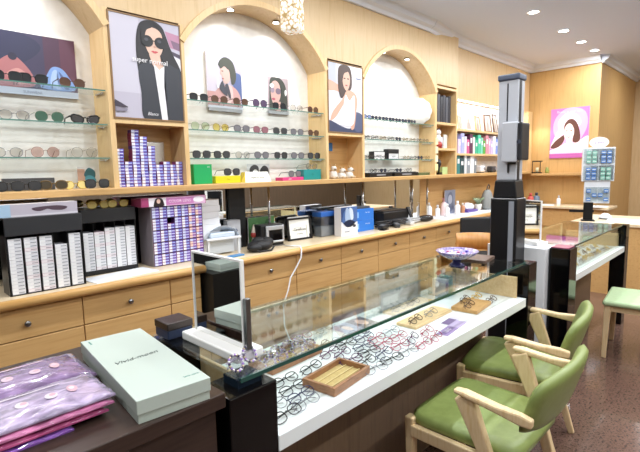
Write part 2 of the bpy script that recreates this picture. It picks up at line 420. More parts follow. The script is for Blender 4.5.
shelf_row(1.6135, 3.17, [(.67, 'silver'), (.865, 'pinkm'), (1.09, 'clear')], 'on lowest glass shelf of first arch', 'sunglasses on the first arch lowest shelf')
shelf_row(LZ+.0005, 3.12, [(.565, 'black'), (.735, 'black'), (.88, 'tort'), (1.005, 'gold'), (1.135, 'black')], 'on the ledge below first arch', 'sunglasses on the ledge of the first arch')
bx = [1.945, 2.13, 2.335, 2.535, 2.755, 2.96, 3.175]
shelf_row(2.0455, 3.17, list(zip(bx, ['black', 'brown', 'brown', 'purple', 'black', 'silver', 'brown'])), 'on top glass shelf of second arch', 'sunglasses on the second arch top shelf')
shelf_row(1.8285, 3.17, list(zip(bx, ['ltgreen', 'yellow', 'grey', 'rose', 'black', 'grey', 'brown'])), 'on middle glass shelf of second arch', 'sunglasses on the second arch middle shelf')
shelf_row(1.6135, 3.17, list(zip(bx, ['black', 'black', 'silver', 'grey', 'black', 'grey', 'black'])), 'on lowest glass shelf of second arch', 'sunglasses on the second arch lowest shelf')
SM = {
 'sd': eyewear('eyeglasses', '#1c1d24', '#3d4454', .048, .036, 2.5, .003, category='eyeglasses'),
 'sb': eyewear('eyeglasses', '#23304f', '#7f8fb8', .048, .04, 2.3, .003, category='eyeglasses'),
 'sc': eyewear('eyeglasses', '#4d4640', '#dfe2e2', .048, .038, 2.3, .002, lens_alpha=1, category='eyeglasses'),
 'sk': eyewear('eyeglasses', '#8a6f4c', '#dfdcd2', .048, .038, 2.3, .002, lens_alpha=1, category='eyeglasses'),
}
SN = {'sd': 'black', 'sb': 'navy and white', 'sc': 'thin grey clear-lensed', 'sk': 'thin brown clear-lensed'}
def small_row(z, y, xs, ks, where, group):
    for i, x in enumerate(xs):
        k = ks[i % len(ks)]
        first_or_dup(SM[k], (x, y, z), random.uniform(-.1, .1), '%s eyeglasses, %s from left %s' % (SN[k], ORD[i], where), group)
small_row(2.0455, 3.16, [3.99 + .128*i for i in range(8)], ['sb', 'sd', 'sd', 'sd', 'sd', 'sd', 'sd', 'sd'], 'on top glass shelf of third arch', 'eyeglasses on the third arch top shelf')
small_row(1.8285, 3.16, [3.97 + .15*i for i in range(9)], ['sc', 'sc', 'sk', 'sc', 'sd', 'sk', 'sk', 'sc'], 'on middle glass shelf of third arch', 'eyeglasses on the third arch middle shelf')
small_row(1.6135, 3.145, [3.97, 4.11, 4.25, 4.72, 4.86, 5.02, 5.19], ['sc', 'sc', 'sc', 'sk', 'sc', 'sd', 'sk'], 'on lowest glass shelf of third arch', 'eyeglasses on the third arch lowest shelf')

# ------------------------------------------------------------------ posters and prints
def poster(name, label, x, y, z, w, h, layers, th=.012, frame=None, cat='poster', rx=0, rz=0, txt=(), emit=0.):
    t = thing(name, label, cat, (x, y, z), rz); t.rotation_euler = (rx, 0, rz)
    obj('board', MB().box(-w/2, w/2, 0, th, 0, h), frame or mat('#e9e7ea', .5), t)
    if frame:
        f = .01; b = MB().box(-w/2-f, -w/2, -.006, th, -f, h+f).box(w/2, w/2+f, -.006, th, -f, h+f).box(-w/2, w/2, -.006, th, -f, 0).box(-w/2, w/2, -.006, th, h, h+f)
        obj('frame', b, frame, t)
    art('print', t, w, h, layers, -.001, emit=emit)
    yy = -.0016 - .0004*len(layers)
    for s, sz, u, v, c, sh in txt: text('lettering', s, sz, mat(c, .4), t, ((u-.5)*w, yy, v*h), shear=sh)
    return t
HAIR = '#1d1a1f'; SKIN = '#dcb7a4'; SKIN2 = '#c99a86'
poster('poster', 'large poster of person in black blazer and round sunglasses in the niche cabinet', 1.5175, YF-.002, 1.878, .49, .66, [
    ('#b9b4c3', R4), ('#c6c2cf', rect(0, .4, .25, 1)), ('#b3809a', [(.78, .92), (1, .9), (1, .74), (.85, .76)]), ('#7d5f77', [(.86, .84), (1, .82), (1, .74), (.9, .76)]),
    ('#4a4152', [(.8, .74), (1, .70), (1, .66), (.82, .70)]), ('#e9e6ec', [(.8, .7), (1, .65), (1, .4), (.9, .5)]),
    (HAIR, blob([(.44, .97), (.6, 1.0), (.74, .95), (.80, .84), (.88, .7), (1.0, .52), (1.0, .3), (.7, .3), (.45, .28), (.36, .45), (.34, .7), (.37, .88)])),
    ('#2f323b', blob([(.36, .5), (.5, .58), (.72, .6), (.9, .56), (1, .5), (1, .2), (1, 0), (.7, 0), (.4, 0), (.38, .25)])), ('#2f323b', rect(.40, 1, 0, .4)),
    (SKIN, [(.52, .66), (.68, .66), (.70, .58), (.74, .54), (.66, .46), (.56, .56)]),
    ('#e9e6ea', [(.58, .57), (.66, .51), (.74, .56), (.72, .36), (.75, 0), (.66, 0), (.62, .3)]),
    (SKIN, blob([(.46, .80), (.50, .90), (.60, .93), (.71, .89), (.74, .78), (.71, .69), (.64, .625), (.58, .625), (.50, .69)])),
    (HAIR, blob([(.42, .84), (.47, .95), (.6, .985), (.58, .93), (.5, .89), (.455, .78)])), (HAIR, blob([(.6, .985), (.73, .94), (.78, .8), (.745, .72), (.745, .84), (.68, .92)])),
    ('#b9434c', blob([(.555, .69), (.59, .698), (.605, .694), (.62, .698), (.655, .69), (.605, .672)])), (SKIN2, blob([(.59, .735), (.605, .75), (.625, .735), (.605, .725)])),
    ('#141318', ell(.505, .785, .085, .058)), ('#141318', ell(.695, .785, .085, .058)), ('#141318', rect(.56, .64, .79, .80)), ('#45454d', ell(.49, .80, .03, .016)), ('#45454d', ell(.68, .80, .03, .016)),
    ('#3d3645', [(0, .17), (.17, .105), (.17, .095), (0, .10)]), ('#8a8494', [(0, .10), (.17, .085), (.15, .06), (0, .055)])],
    frame=mat('#8a6a44', .5), txt=[('super normal', .047, .53, .585, '#f4f2f4', 0), ('Blancs', .03, .52, .05, '#f0eef2', .3)])
poster('poster', 'poster of person in white top leaning forward in the second niche cabinet', 3.57, YF-.002, 1.878, .51, .655, [
    ('#d9d8df', R4), ('#b9bcc9', rect(0, .22, .62, 1)), ('#eceaf0', rect(.45, 1, .45, 1)), ('#d8a690', blob([(0, .74), (.25, .7), (.5, .62), (.5, .56), (.2, .6), (0, .6)])),
    ('#e9e7ee', rect(0, .5, .1, .5)), ('#3e4560', blob([(.0, .16), (.3, .1), (.6, .06), (1, .16), (1, 0), (.5, -.02), (0, 0)])), ('#555c78', blob([(.72, .3), (1, .28), (1, .05), (.75, .04)])),
    ('#4a352f', blob([(.30, .95), (.45, 1.0), (.62, .97), (.68, .84), (.66, .66), (.5, .58), (.36, .5), (.28, .62), (.27, .82)])),
    ('#d9a892', blob([(.12, .3), (.4, .5), (.52, .62), (.72, .62), (.84, .52), (.8, .3), (.74, .08), (.64, .06), (.7, .3), (.6, .44), (.44, .42), (.2, .22), (.04, .16)])),
    ('#efedf3', blob([(.48, .56), (.6, .48), (.74, .57), (.76, .4), (.72, .14), (.5, .1), (.2, .16), (.4, .36)])),
    ('#dcb09c', blob([(.40, .80), (.46, .90), (.56, .91), (.62, .82), (.60, .70), (.52, .62), (.43, .68)])), ('#4a352f', blob([(.33, .86), (.46, .97), (.60, .93), (.54, .9), (.44, .86), (.38, .7), (.34, .6)])),
    ('#a9555a', ell(.51, .70, .035, .011)), ('#39282a', ell(.455, .80, .03, .009)), ('#39282a', ell(.56, .80, .03, .009)), ('#6f7da3', rect(.8, .95, .82, .835))],
    frame=mat('#8a6a44', .5))
poster('photo_print', 'dark photo print of a hand in blue cloth at back of first arch', .80, YB-.016, 2.0, .66, .37, [
    ('#3b3450', R4), ('#4c2f46', rect(.72, 1, 0, 1)), ('#5d3348', rect(.86, 1, 0, 1)), ('#2c2c48', blob([(0, .95), (.5, 1), (.7, .8), (.5, .5), (.2, .6), (0, .7)])),
    ('#a86a6c', blob([(.25, .25), (.36, .52), (.46, .62), (.55, .5), (.62, .3), (.6, .14), (.3, .12)])), ('#c48d88', blob([(.4, .3), (.5, .42), (.6, .25), (.5, .16)])), ('#26243a', ell(.46, .60, .035, .06)),
    ('#7fa0d8', blob([(.68, .14), (.72, .32), (.78, .5), (.86, .5), (.92, .38), (.97, .14)])), ('#a9c3ea', blob([(.76, .2), (.78, .42), (.82, .46), (.82, .3), (.85, .14)])), ('#52699c', blob([(.84, .44), (.9, .3), (.92, .16), (.88, .16), (.86, .3)])),
    ('#c9d3e4', rect(0, 1, 0, .11))], txt=[('SUNWEAR', .022, .6, .05, '#8f98ad', 0)], cat='print')
poster('photo_print', 'larger pale photo print of short-haired person behind top shelf of second arch', 2.29, YB-.016, 2.03, .345, .45, [
    ('#a9a2b4', R4), ('#bcb5c2', rect(0, .45, .3, 1)), ('#b58a86', rect(0, .3, 0, .3)), ('#4b5c8a', blob([(.72, .66), (.9, .68), (1, .6), (1, .2), (.85, .3), (.74, .45)])),
    ('#b98f8b', blob([(.1, .16), (.3, .36), (.55, .44), (.8, .4), (.95, .24), (.9, .0), (.5, 0), (.1, 0)])), ('#cdb0ab', blob([(.5, .4), (.7, .42), (.72, .2), (.56, .1)])),
    ('#3d3f36', blob([(.33, .78), (.42, .9), (.58, .94), (.76, .86), (.84, .66), (.8, .5), (.7, .46), (.66, .6), (.5, .72)])),
    ('#c7a298', blob([(.40, .76), (.48, .8), (.6, .76), (.66, .62), (.62, .5), (.5, .46), (.44, .54), (.42, .6), (.37, .63)])), ('#3d3f36', blob([(.35, .8), (.5, .88), (.7, .78), (.62, .72), (.5, .77), (.4, .72)])),
    ('#9a5a5a', ell(.45, .545, .03, .012)), ('#3d3836', ell(.44, .68, .03, .01)), ('#3a3a44', blob([(.34, .36), (.42, .5), (.46, .46), (.56, .28), (.52, .24)])), ('#3a3a44', blob([(.5, .4), (.58, .46), (.66, .26), (.62, .2)])), ('#f4f2f2', blob([(.27, .44), (.31, .56), (.33, .44), (.30, .36)])),
    ('#dfe3ee', rect(0, 1, 0, .05))], cat='print')
poster('photo_print', 'smaller photo print of long-haired person with tinted glasses behind second arch top shelf', 2.875, YB-.016, 2.05, .25, .31, [
    ('#a8989c', R4), ('#33372f', blob([(.12, .9), (.3, 1), (.62, .98), (.85, .8), (.95, .4), (.9, 0), (.6, 0), (.1, 0), (.08, .5)])),
    ('#c39d94', blob([(.2, .82), (.4, .9), (.58, .78), (.62, .5), (.5, .28), (.36, .16), (.2, .3), (.14, .56)])), ('#c39d94', rect(.35, .6, 0, .3)), ('#a8475c', ell(.27, .36, .08, .035)),
    ('#6c5b6b', ell(.5, .6, .13, .09)), ('#8f7d8b', ell(.22, .62, .1, .085)), ('#f2efef', ell(.2, .74, .1, .06)), ('#33372f', blob([(.5, .95), (.8, .8), (.86, .4), (.7, .3), (.66, .7)])), ('#f4f2ee', ell(.86, .58, .05, .09))], cat='print')
for x, w, nm in ((2.29, .33, 'larger'), (2.875, .24, 'smaller')):
    o = obj('picture_rail', MB().box(-w/2, w/2, -.02, 0, 0, .02).box(-w/2, w/2, -.022, -.018, 0, .028), mat('#b9bcc0', .3, .6)); tag(o, 'grey rail carrying the %s photo print in the second arch' % nm, 'rail'); o.location = (x, YB-.001, 2.008 if w > .3 else 2.028)
poster('photo_card', 'small colourful photo card standing on the ledge at right of first arch', 1.125, 3.27, LZ+.001, .115, .14, [
    ('#dcd6d2', R4), ('#c8a08c', rect(.0, .4, .1, .9)), ('#33636b', blob([(.35, .6), (.6, .95), (.95, .8), (.95, .5), (.7, .42)])), ('#4f95a6', blob([(.4, .5), (.7, .6), (1, .4), (.95, .2), (.5, .2)])), ('#e9e4e2', rect(0, 1, 0, .12))], th=.006, cat='photo card')
o = obj('sign_box', MB().box(-.14, .14, 0, .03, 0, .075), mat('#46464a', .5), None, .002); tag(o, 'dark grey sign box behind sunglasses on ledge of first arch', 'sign'); o.location = (.79, 3.27, LZ)
# ledge of the second arch
def simple(name, label, cat, loc, mb, mats, bevel=.002, rz=0, group=None):
    o = obj(name, mb, mats, None, bevel); tag(o, label, cat, group); o.location = loc; o.rotation_euler = (0, 0, rz); return o
t = thing('carton', 'bright green upright carton on ledge of second arch', 'box', (1.93, 3.14, LZ)); obj('body', MB().box(-.08, .08, 0, .06, 0, .152), mat('#17a55c', .4), t, .002); text('lettering', 'EYE', .014, WHITE, t, (.05, -.001, .13))
t = thing('carton', 'low bright yellow carton on ledge of second arch', 'box', (2.16, 3.14, LZ)); obj('body', MB().box(-.12, .12, 0, .08, 0, .058), mat('#d9d11d', .4), t, .002); text('lettering', 'LENS', .014, mat('#b8ae10', .5), t, (0, -.001, .03))
first_or_dup(S['black'], (2.205, 3.15, LZ+.0585), 0, 'black dark-lensed sunglasses standing on the low yellow carton', 'sunglasses on the cartons')
t = thing('tent_card', 'white and gold tent card standing on ledge beside the yellow carton', 'sign', (2.47, 3.13, LZ))
obj('card', MB().prism([(-.0, 0), (.05, .085), (.055, .085), (.105, 0)], -.15, .13, axis='x'), mat('#f3efe2', .5), t); obj('side_panel', MB().prism([(-.15, 0), (-.19, 0), (-.15, .085)], .0, .05, axis='y'), mat('#d8bd45', .4), t)
text('lettering', 'optical shop', .03, mat('#6d6a60', .5), t, (0, .021, .04), rot=(PI/2 - .53, 0, 0))
poster('photo_card', 'black and white photo card behind the tent card on second arch ledge', 2.58, 3.28, LZ+.001, .25, .155, [('#c9c9c9', R4), ('#3a3a3c', blob([(.1, .7), (.3, .95), (.5, .8), (.45, .4), (.2, .3)])), ('#2f2f31', blob([(.55, .6), (.75, .9), (.95, .7), (.9, .2), (.6, .2)])), ('#e8e8e8', ell(.35, .5, .12, .18))], th=.006, cat='photo card')
t = thing('carton', 'flat pink carton on ledge of second arch under small sunglasses', 'box', (2.88, 3.14, LZ)); obj('body', MB().box(-.14, .12, 0, .1, 0, .03), mat('#d63f83', .4), t, .002); text('lettering', 'pink', .02, WHITE, t, (-.05, -.001, .015))
first_or_dup(S['grey'], (2.90, 3.15, LZ+.0305), 0, 'grey lensed sunglasses standing on the flat pink carton', 'sunglasses on the cartons')
t = thing('carton', 'teal carton on ledge at right end of second arch', 'box', (3.12, 3.14, LZ)); obj('body', MB().box(-.115, .115, 0, .1, 0, .098), mat('#188a8a', .4), t, .002); text('lettering', 'O', .03, mat('#0d6d70', .5), t, (0, -.001, .05))
first_or_dup(S['silver'], (3.12, 3.15, LZ+.0985), 0, 'silver pale-lensed sunglasses standing on the teal carton', 'sunglasses on the cartons')

# ------------------------------------------------------------------ contact lens boxes
def lensbox(name, w, d, h, body, pa, pb, stripe):
    b = MB().box(-w/2, w/2, 0, d, .0004, h-.0004, 0)
    b.box(-w/2+.001, -w*.05, -.0006, 0, .002, h-.002, 1); b.box(-w*.05, w/2-.001, -.0006, 0, .002, h-.002, 2); b.box(-w*.02, w/2-.004, -.001, -.0006, h*.38, h*.58, 3)
    o = obj(name, b, [mat(body, .4), mat(pa, .4), mat(pb, .4), mat(stripe, .4)]); return tag(o, '', 'box')
LB = [lensbox('lens_box', .052, .06, .0215, '#8c3a68', '#ecebf6', '#5b62c6', '#d5dbf8'), lensbox('lens_box', .052, .06, .0215, '#5a3f8c', '#d3d8f4', '#7468c9', '#eceffc'),
      lensbox('lens_box', .052, .06, .0215, '#a2496a', '#f0cfc2', '#9474c6', '#f7e4d8')]
LR = [lensbox('lens_box', .054, .06, .0199, *a) for a in (('#8c3a68', '#ecebf6', '#5b62c6', '#d5dbf8'), ('#6a3f8c', '#d3d8f4', '#7a68c9', '#eceffc'), ('#a2496a', '#f0cfc2', '#9474c6', '#f7e4d8'))]
LBN = ['blue and white', 'blue', 'salmon and violet']
def use(proto, loc, label, group, rz=0): return first_or_dup(proto, loc, rz, label, group)
stk = [(1.305, 12), (1.361, 8), (1.417, 18), (1.473, 16), (1.529, 13), (1.585, 7), (1.639, 8), (1.689, 7), (1.736, 8), (0, 0)]
for i, (x, n) in enumerate(stk[:-1]):
    for k in range(n):
        q = 1 if (i*7+k*3) % 5 == 0 else 0
        use(LB[q], (x, 3.15 + .004*math.sin(i*3+k), LZ + .0216*k), '%s lens box, %s from bottom of %s stack from left in niche' % (LBN[q], ORD[k], ORD[i]), 'lens boxes in the niche cabinet', .03*math.sin(k*2+i))
t = thing('steel_tray', 'shiny silver tray standing behind the lens box stacks in niche', 'tray', (1.61, 3.29, LZ)); obj('plate', MB().box(-.09, .09, 0, .012, 0, .32), mat('#c3c2bf', .25, .8), t, .03, 4); obj('rim', MB().box(-.09, .09, -.006, 0, 0, .02), mat('#a9a8a5', .3, .8), t)
# purple rack on the counter
RX, RY = 1.675, 3.10
t = thing('lens_rack', 'dark rack holding five rows of purple blue lens boxes on the wall counter', 'rack', (RX, RY, .84))
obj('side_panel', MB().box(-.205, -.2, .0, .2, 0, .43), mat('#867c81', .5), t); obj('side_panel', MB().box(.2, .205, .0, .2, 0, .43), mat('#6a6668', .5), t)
obj('back_panel', MB().box(-.2, .2, .195, .2, 0, .43), mat('#33202a', .5), t)
for r in range(6): obj('shelf', MB().box(-.2, .2, 0, .195, .0855*r, .0855*r+.004), mat('#2b222b', .4), t)
for r in range(5):
    for c in range(7):
        for k in range(4 if not (r == 3 and c == 2) else 2):
            q = 2 if c >= 5 and (r+c+k) % 3 else (0 if (c+r) % 2 else 1)
            use(LR[q], (RX - .171 + .057*c, RY-.004, .8445 + .0855*r + .02*k + .0004), '%s box, column %s from left, row %s up, layer %s, purple rack' % (LBN[q], ORD[c], ORD[r], ORD[k]), 'lens boxes in the purple rack')
t = thing('carton', 'long pink carton with portrait lying on top of the purple lens rack', 'box', (1.65, 3.08, 1.2722))
obj('body', MB().box(-.255, .255, 0, .16, 0, .062), mat('#a53d6c', .4), t, .002)
art('print', t, .5, .06, [('#dfb6d6', R4), ('#f0ebf2', rect(.1, .36, 0, 1)), ('#cf86c0', rect(.36, .8, .1, .9)), ('#2b1d22', blob([(.17, .1), (.2, .85), (.25, 1), (.3, .85), (.33, .1), (.28, 0), (.2, 0)])), ('#e0bcae', ell(.245, .6, .028, .28)), ('#f3eff4', ell(.88, .55, .09, .35)), ('#a5406f', rect(0, .1, 0, 1))], -.001)
text('lettering', 'COLOR LENS', .03, mat('#f2dcec', .4), t, (.035, -.006, .03))
# white box racks
WB = [lensbox('white_lens_box', .064, .12, .0195, '#e6e6ea', '#f0f0f2', '#dfe0e5', '#8d8f9a'), lensbox('white_lens_box', .064, .12, .0195, '#d9c3cc', '#f0e9ec', '#e6dfe4', '#9a8d96')]
for nm, x0, y0, cols, hb, z0, wd in (('left', .77, 2.965, [18, 17, 16, 13, 19], .10, .845, .385), ('right', 1.21, 3.17, [13, 13, 14, 14, 14], .085, .87, .345)):
    t = thing('box_rack', '%s black rack with columns of white lens boxes on the counter' % nm, 'rack', (x0, y0, .84))
    dz = .425; dp = .15
    obj('side_panel', MB().box(-wd/2-.006, -wd/2, 0, dp, 0, dz), BLACK, t); obj('side_panel', MB().box(wd/2, wd/2+.006, 0, dp, 0, dz), BLACK, t)
    obj('back_panel', MB().box(-wd/2, wd/2, dp-.006, dp, 0, dz), BLACK, t); obj('base', MB().box(-wd/2, wd/2, -.004, dp-.006, 0, z0-.8405), BLACK, t)
    obj('header', MB().box(-wd/2-.006, wd/2+.006, -.01, dp, dz-hb+.01, dz+.012), mat('#26272b', .45), t, .003)
    p = wd/5
    for c in range(1, 5): obj('divider', MB().box(-wd/2+p*c-.002, -wd/2+p*c+.002, .004, dp-.01, z0-.84, dz-hb), BLACK, t)
    for c, n in enumerate(cols):
        mx = int((dz - hb - (z0 - .84)) / .0196) - (0)
        for k in range(min(n, mx)):
            q = 1 if c in (1, 2) and k % 4 == 0 else 0
            use(WB[q], (x0 - wd/2 + p*(c+.5), y0+.004, z0 + .0196*k), '%s lens box, %s from bottom of %s column in %s black rack' % (['white', 'pinkish white'][q], ORD[k], ORD[c], nm), 'white lens boxes in the %s rack' % nm)
poster('carton', 'pale grey carton with sunglasses picture lying on the left box rack', .76, 2.99, 1.2775, .4, .07, [('#bdb6c2', R4), ('#a8c4dc', rect(0, .14, 0, 1)), ('#53414d', blob([(.42, .66), (.7, .75), (.86, .6), (.8, .35), (.66, .4), (.6, .5), (.5, .36), (.42, .45)])), ('#d6d2da', rect(.14, 1, 0, .15))], th=.1, frame=None, cat='box')
first_or_dup(S['gold'], (1.16, 3.2, 1.278), 0, 'yellow gold sunglasses, left of two lying on the right box rack', 'sunglasses on the right rack')
dup(S['gold'], (1.29, 3.2, 1.278), .1, 'yellow gold sunglasses, right of two lying on the right box rack', 'sunglasses on the right rack')
simple('paper_sheet', 'white paper sheets lying on the counter in front of right box rack', 'paper', (1.19, 3.03, .8402), MB().box(-.2, .24, -.1, .1, 0, .004), mat('#eceef2', .6), 0, .15)
for k in range(9):
    simple('white_carton', 'flat white carton, %s from bottom of stack right of purple rack' % ORD[k], 'box', (1.985 + .006*math.sin(k*2), 3.235, .84 + .05*k), MB().box(-.1, .1, -.06, .06, .0006, .0494), [mat('#e9e9ec', .5)], .002, .06*math.sin(k), 'white cartons stacked beside the purple rack')

# ------------------------------------------------------------------ things on the wall counter
t = thing('display_stand', 'white frosted plastic display stand on counter behind the standing mirror', 'stand', (2.07, 3.16, .84), -.1); t.scale = (1.12, 1.1, 1.12)
obj('hood', MB().grid([[(-.13 + .26*i/10, -.05 + .1*j/4, .13 + .085*math.sin(PI*i/10)**.5*(1-.15*j)) for i in range(11)] for j in range(5)]), mat('#e3e9f0', .3), t)
obj('tray', MB().box(-.135, .135, -.07, .07, .115, .13), mat('#eef0f4', .3), t, .004)
for sx in (-.12, .12):
    for sy in (-.05, .05): obj('leg', MB().box(sx-.008, sx+.008, sy-.008, sy+.008, 0, .115), mat('#dfe2e6', .4), t)
obj('panel', MB().box(-.11, .11, .0, .036, .01, .112), mat('#d9e1ea', .3), t); obj('bin', MB().box(-.1, .1, -.045, .045, .1305, .165), mat('#d3deea', .3), t, .01)
simple('lens_cloth', 'blue and white packet lying on counter edge behind the standing mirror', 'packet', (2.07, 2.985, .8402), MB().box(-.09, .09, -.03, .03, 0, .012), mat('#3f7fb5', .4), .003, .1)
t = thing('carton', 'grey upright carton with dark round logo beside the frosted stand', 'box', (2.25, 3.25, .84), -.15); obj('body', MB().box(-.06, .06, -.04, .04, 0, .26), mat('#b5b6ba', .5), t, .002); obj('logo', MB().prism(ell(.015, .17, .016, .016), -.0412, -.0402, axis='y'), mat('#3b3f6b', .5), t)
simple('black_slab', 'tall black slab standing against the mirror splashback', 'board', (2.35, 3.30, .84), MB().box(-.085, .085, 0, .02, 0, .525), mat('#16171a', .4), .003)  # plain upright black slab in front of the splashback
poster('picture', 'small green foliage print, a painted reflection on the mirror splashback', 2.60, 3.29, .845, .30, .25, [('#4f7a4c', R4), ('#6f9a63', blob([(.1, .2), (.3, .8), (.5, .5), (.4, .1)])), ('#2f5536', blob([(.5, .3), (.7, .9), (.9, .6), (.8, .1)])), ('#8fb57e', blob([(.3, .6), (.6, .7), (.8, .4), (.5, .4)])), ('#3d653f', blob([(.05, .05), (.2, .3), (.5, .15), (.3, 0)]))], th=.01, cat='picture')  # print stands in for green foliage reflected in the splashback
t = thing('figurine', 'small red and cream figurine beside the green foliage print', 'figurine', (2.475, 3.24, .84)); obj('body', MB().lathe([(.026, 0), (.03, .03), (.02, .08), (.028, .12), (.018, .17), (.006, .2)], 14), mat('#cfc4b4', .4), t); obj('scarf', MB().lathe([(.023, .085), (.031, .1), (.03, .125), (.02, .135)], 14), mat('#a33a34', .5), t)
b = MB()
for c, r in (((0, 0, .035), (.1, .07, .04)), ((-.06, -.02, .03), (.06, .05, .03)), ((.06, .01, .05), (.06, .05, .035)), ((.0, .02, .065), (.05, .04, .025))): b.sphere(c, r, 16)
t = thing('pouch', 'crumpled black pouch lying on counter left of the silver speaker', 'pouch', (2.38, 3.04, .84)); t.scale = (1.2, 1.2, 1.25); o = obj('body', b, mat('#17171a', .6), t); o.location.z = .002; obj('strap', MB().tube([(-.1, -.03, .03), (-.06, -.07, .008), (.04, -.075, .007), (.1, -.03, .02)], .006), mat('#1f1f22', .6), t)
t = thing('speaker', 'black box with silver front frame on the counter beside the certificate', 'speaker', (2.585, 3.17, .84), -.1); t.scale = (1.2, 1.1, 1.2)
obj('cabinet', MB().box(-.1, .1, -.05, .06, .01, .165), mat('#141416', .4), t, .006); obj('front_frame', MB().box(-.06, .1, -.062, -.05, .03, .045).box(-.06, .1, -.062, -.05, .125, .155).box(-.06, -.035, -.062, -.05, .045, .125).box(.085, .1, -.062, -.05, .045, .125), mat('#c5c7ca', .3, .5), t, .004); obj('screen', MB().box(-.035, .085, -.054, -.0505, .045, .125), GLOSSBLK, t); obj('base', MB().box(-.07, .1, -.06, .05, 0, .01), STEEL, t)
t = thing('framed_certificate', 'black framed certificate with white sheet standing on the counter', 'picture frame', (3.01, 3.22, .84), -.06); t.rotation_euler = (-.12, 0, -.08)
w, h = .29, .215; b = MB().box(-w/2, -w/2+.018, -.015, .01, 0, h).box(w/2-.018, w/2, -.015, .01, 0, h).box(-w/2, w/2, -.015, .01, 0, .018).box(-w/2, w/2, -.015, .01, h-.018, h)
obj('frame', b, BLACK, t); obj('sheet', MB().box(-w/2+.018, w/2-.018, -.004, .004, .018, h-.018), mat('#f1f1ec', .5), t)
art('print', t, w-.06, h-.06, [('#f4f4ef', R4), ('#b9b7a8', rect(.86, .9, .1, .9)), ('#d2d0c4', rect(.1, .55, .62, .66)), ('#d2d0c4', rect(.15, .7, .75, .78))], -.005); t.children[-1].location = (0, 0, .03)
text('lettering', 'Certificate', .036, mat('#3d3b36', .5), t, (0, -.008, .1), shear=.3); text('lettering', 'of quality', .02, mat('#8a887c', .5), t, (0, -.008, .06))
t = thing('storage_box', 'translucent storage box with blue lid right of the certificate', 'box', (3.36, 3.22, .84)); obj('tub', MB().box(-.115, .115, -.06, .06, .002, .2), FROST, t, .006); obj('lid', MB().box(-.12, .12, -.065, .065, .2, .25), mat('#2d63b4', .4), t, .006); obj('lining', MB().box(-.1, .1, -.05, .05, .004, .1), mat('#dfe2e6', .5), t)
poster('display_carton', 'white and blue carton with device picture standing left of blue boxes', 3.52, 3.03, .84, .25, .29, [('#f0f1f4', R4), ('#4d6ea8', rect(0, 1, .3, 1)), ('#2f4a7c', blob([(.0, .35), (.15, .8), (.4, 1), (.0, 1)])), ('#a9bfdc', blob([(.3, .95), (.5, .9), (.6, .6), (.45, .42), (.25, .55)])), ('#d8e3f0', blob([(.5, .95), (.7, .9), (.75, .6), (.6, .55)])), ('#1f2c48', blob([(.15, .45), (.5, .55), (.9, .42), (.8, .3), (.3, .28)])), ('#f0f1f4', blob([(0, .5), (.25, .33), (.6, .3), (1, .45), (1, 0), (0, 0)])), ('#3a3f4d', ell(.8, .32, .1, .05))], th=.09, cat='box', txt=[('HYDRO', .024, .35, .14, '#7d8596', 0)])
for k, nm in enumerate(('lower', 'upper')):
    t = thing('carton', '%s of two stacked blue cartons on the counter' % nm, 'box', (3.87, 3.15 + .003*k, .84 + .121*k), 0, 'stacked blue cartons')
    obj('body', MB().box(-.18, .16, -.04, .12, .0005, .12), mat('#2f78d4', .4), t, .002); text('lettering', 'clear lens', .022, mat('#cfe3fa', .4), t, (.05, -.0415, .08)); obj('stripe', MB().box(-.13, -.1, -.0415, -.0402, .03, .09), mat('#8fbcf0', .4), t)
simple('flat_tray', 'wide flat dark grey tray on top of the stacked blue cartons', 'tray', (3.86, 3.2, 1.082), MB().box(-.42, .14, -.06, .06, 0, .024), mat('#4b4e54', .4), .004)
# gadget heap
t = thing('printer', 'low black printer at back of counter right of blue cartons', 'printer', (4.58, 3.25, .84)); obj('body', MB().box(-.26, .26, -.06, .07, 0, .16), mat('#151517', .4), t, .01); obj('slot', MB().box(-.2, .2, -.062, -.0605, .05, .07), mat('#3a3a3d', .4), t); obj('lid', MB().box(-.25, .25, -.05, .06, .16, .172), mat('#2a2a2d', .3), t)
for i, (x, y, c, nm) in enumerate(((4.14, 3.06, '#1b1b1e', 'black'), (4.36, 3.05, '#3a3c40', 'dark grey'), (4.62, 3.08, '#c9cacc', 'pale grey'))):
    t = thing('handset', '%s handset lying %s from left in front of the printer' % (nm, ORD[i]), 'handset', (x, y, .84), .3 + .5*i); t.scale = (1.35, 1.35, 1.5)
    obj('body', MB().box(-.085, .085, -.025, .025, 0, .03), mat(c, .35), t, .01, 3); obj('keypad', MB().box(-.06, .01, -.018, .018, .03, .032), mat('#77797d', .5), t)
for i, (x, y, c, nm) in enumerate(((4.25, 3.12, '#1d1d20', 'black'), (4.5, 3.1, '#2b2c30', 'charcoal'), (4.78, 3.1, '#b9bbbf', 'silver grey'))):
    b = MB(); p = [(x + .15*math.cos(a*.9 + i) * (1 + .3*math.sin(a*2.3)), y + .045*math.sin(a*.9 + i), .852 + .06*(a/18)) for a in range(20)]
    tag(obj('cable', b.tube(p, .010, 6), mat(c, .5)), '%s coiled cable, %s from left among gadgets on the counter' % (nm, ORD[i]), 'cable')
t = thing('phone', 'flat black phone lying on counter edge right of blue cartons', 'phone', (4.06, 2.99, .84), .2); obj('body', MB().box(-.07, .07, -.03, .03, 0, .01), mat('#101012', .25), t, .004); obj('screen', MB().box(-.06, .06, -.026, .026, .01, .0108), GLOSSBLK, t)
t = thing('tablet_stand', 'black slanted stand beside the printer on the wall counter', 'stand', (4.83, 3.17, .84)); obj('leg', MB().bar([(0, -.05, 0), (0, .03, .19)], [(.05, .015)]*2), BLACK, t); obj('leg', MB().bar([(0, .08, 0), (0, .035, .19)], [(.05, .012)]*2), BLACK, t)
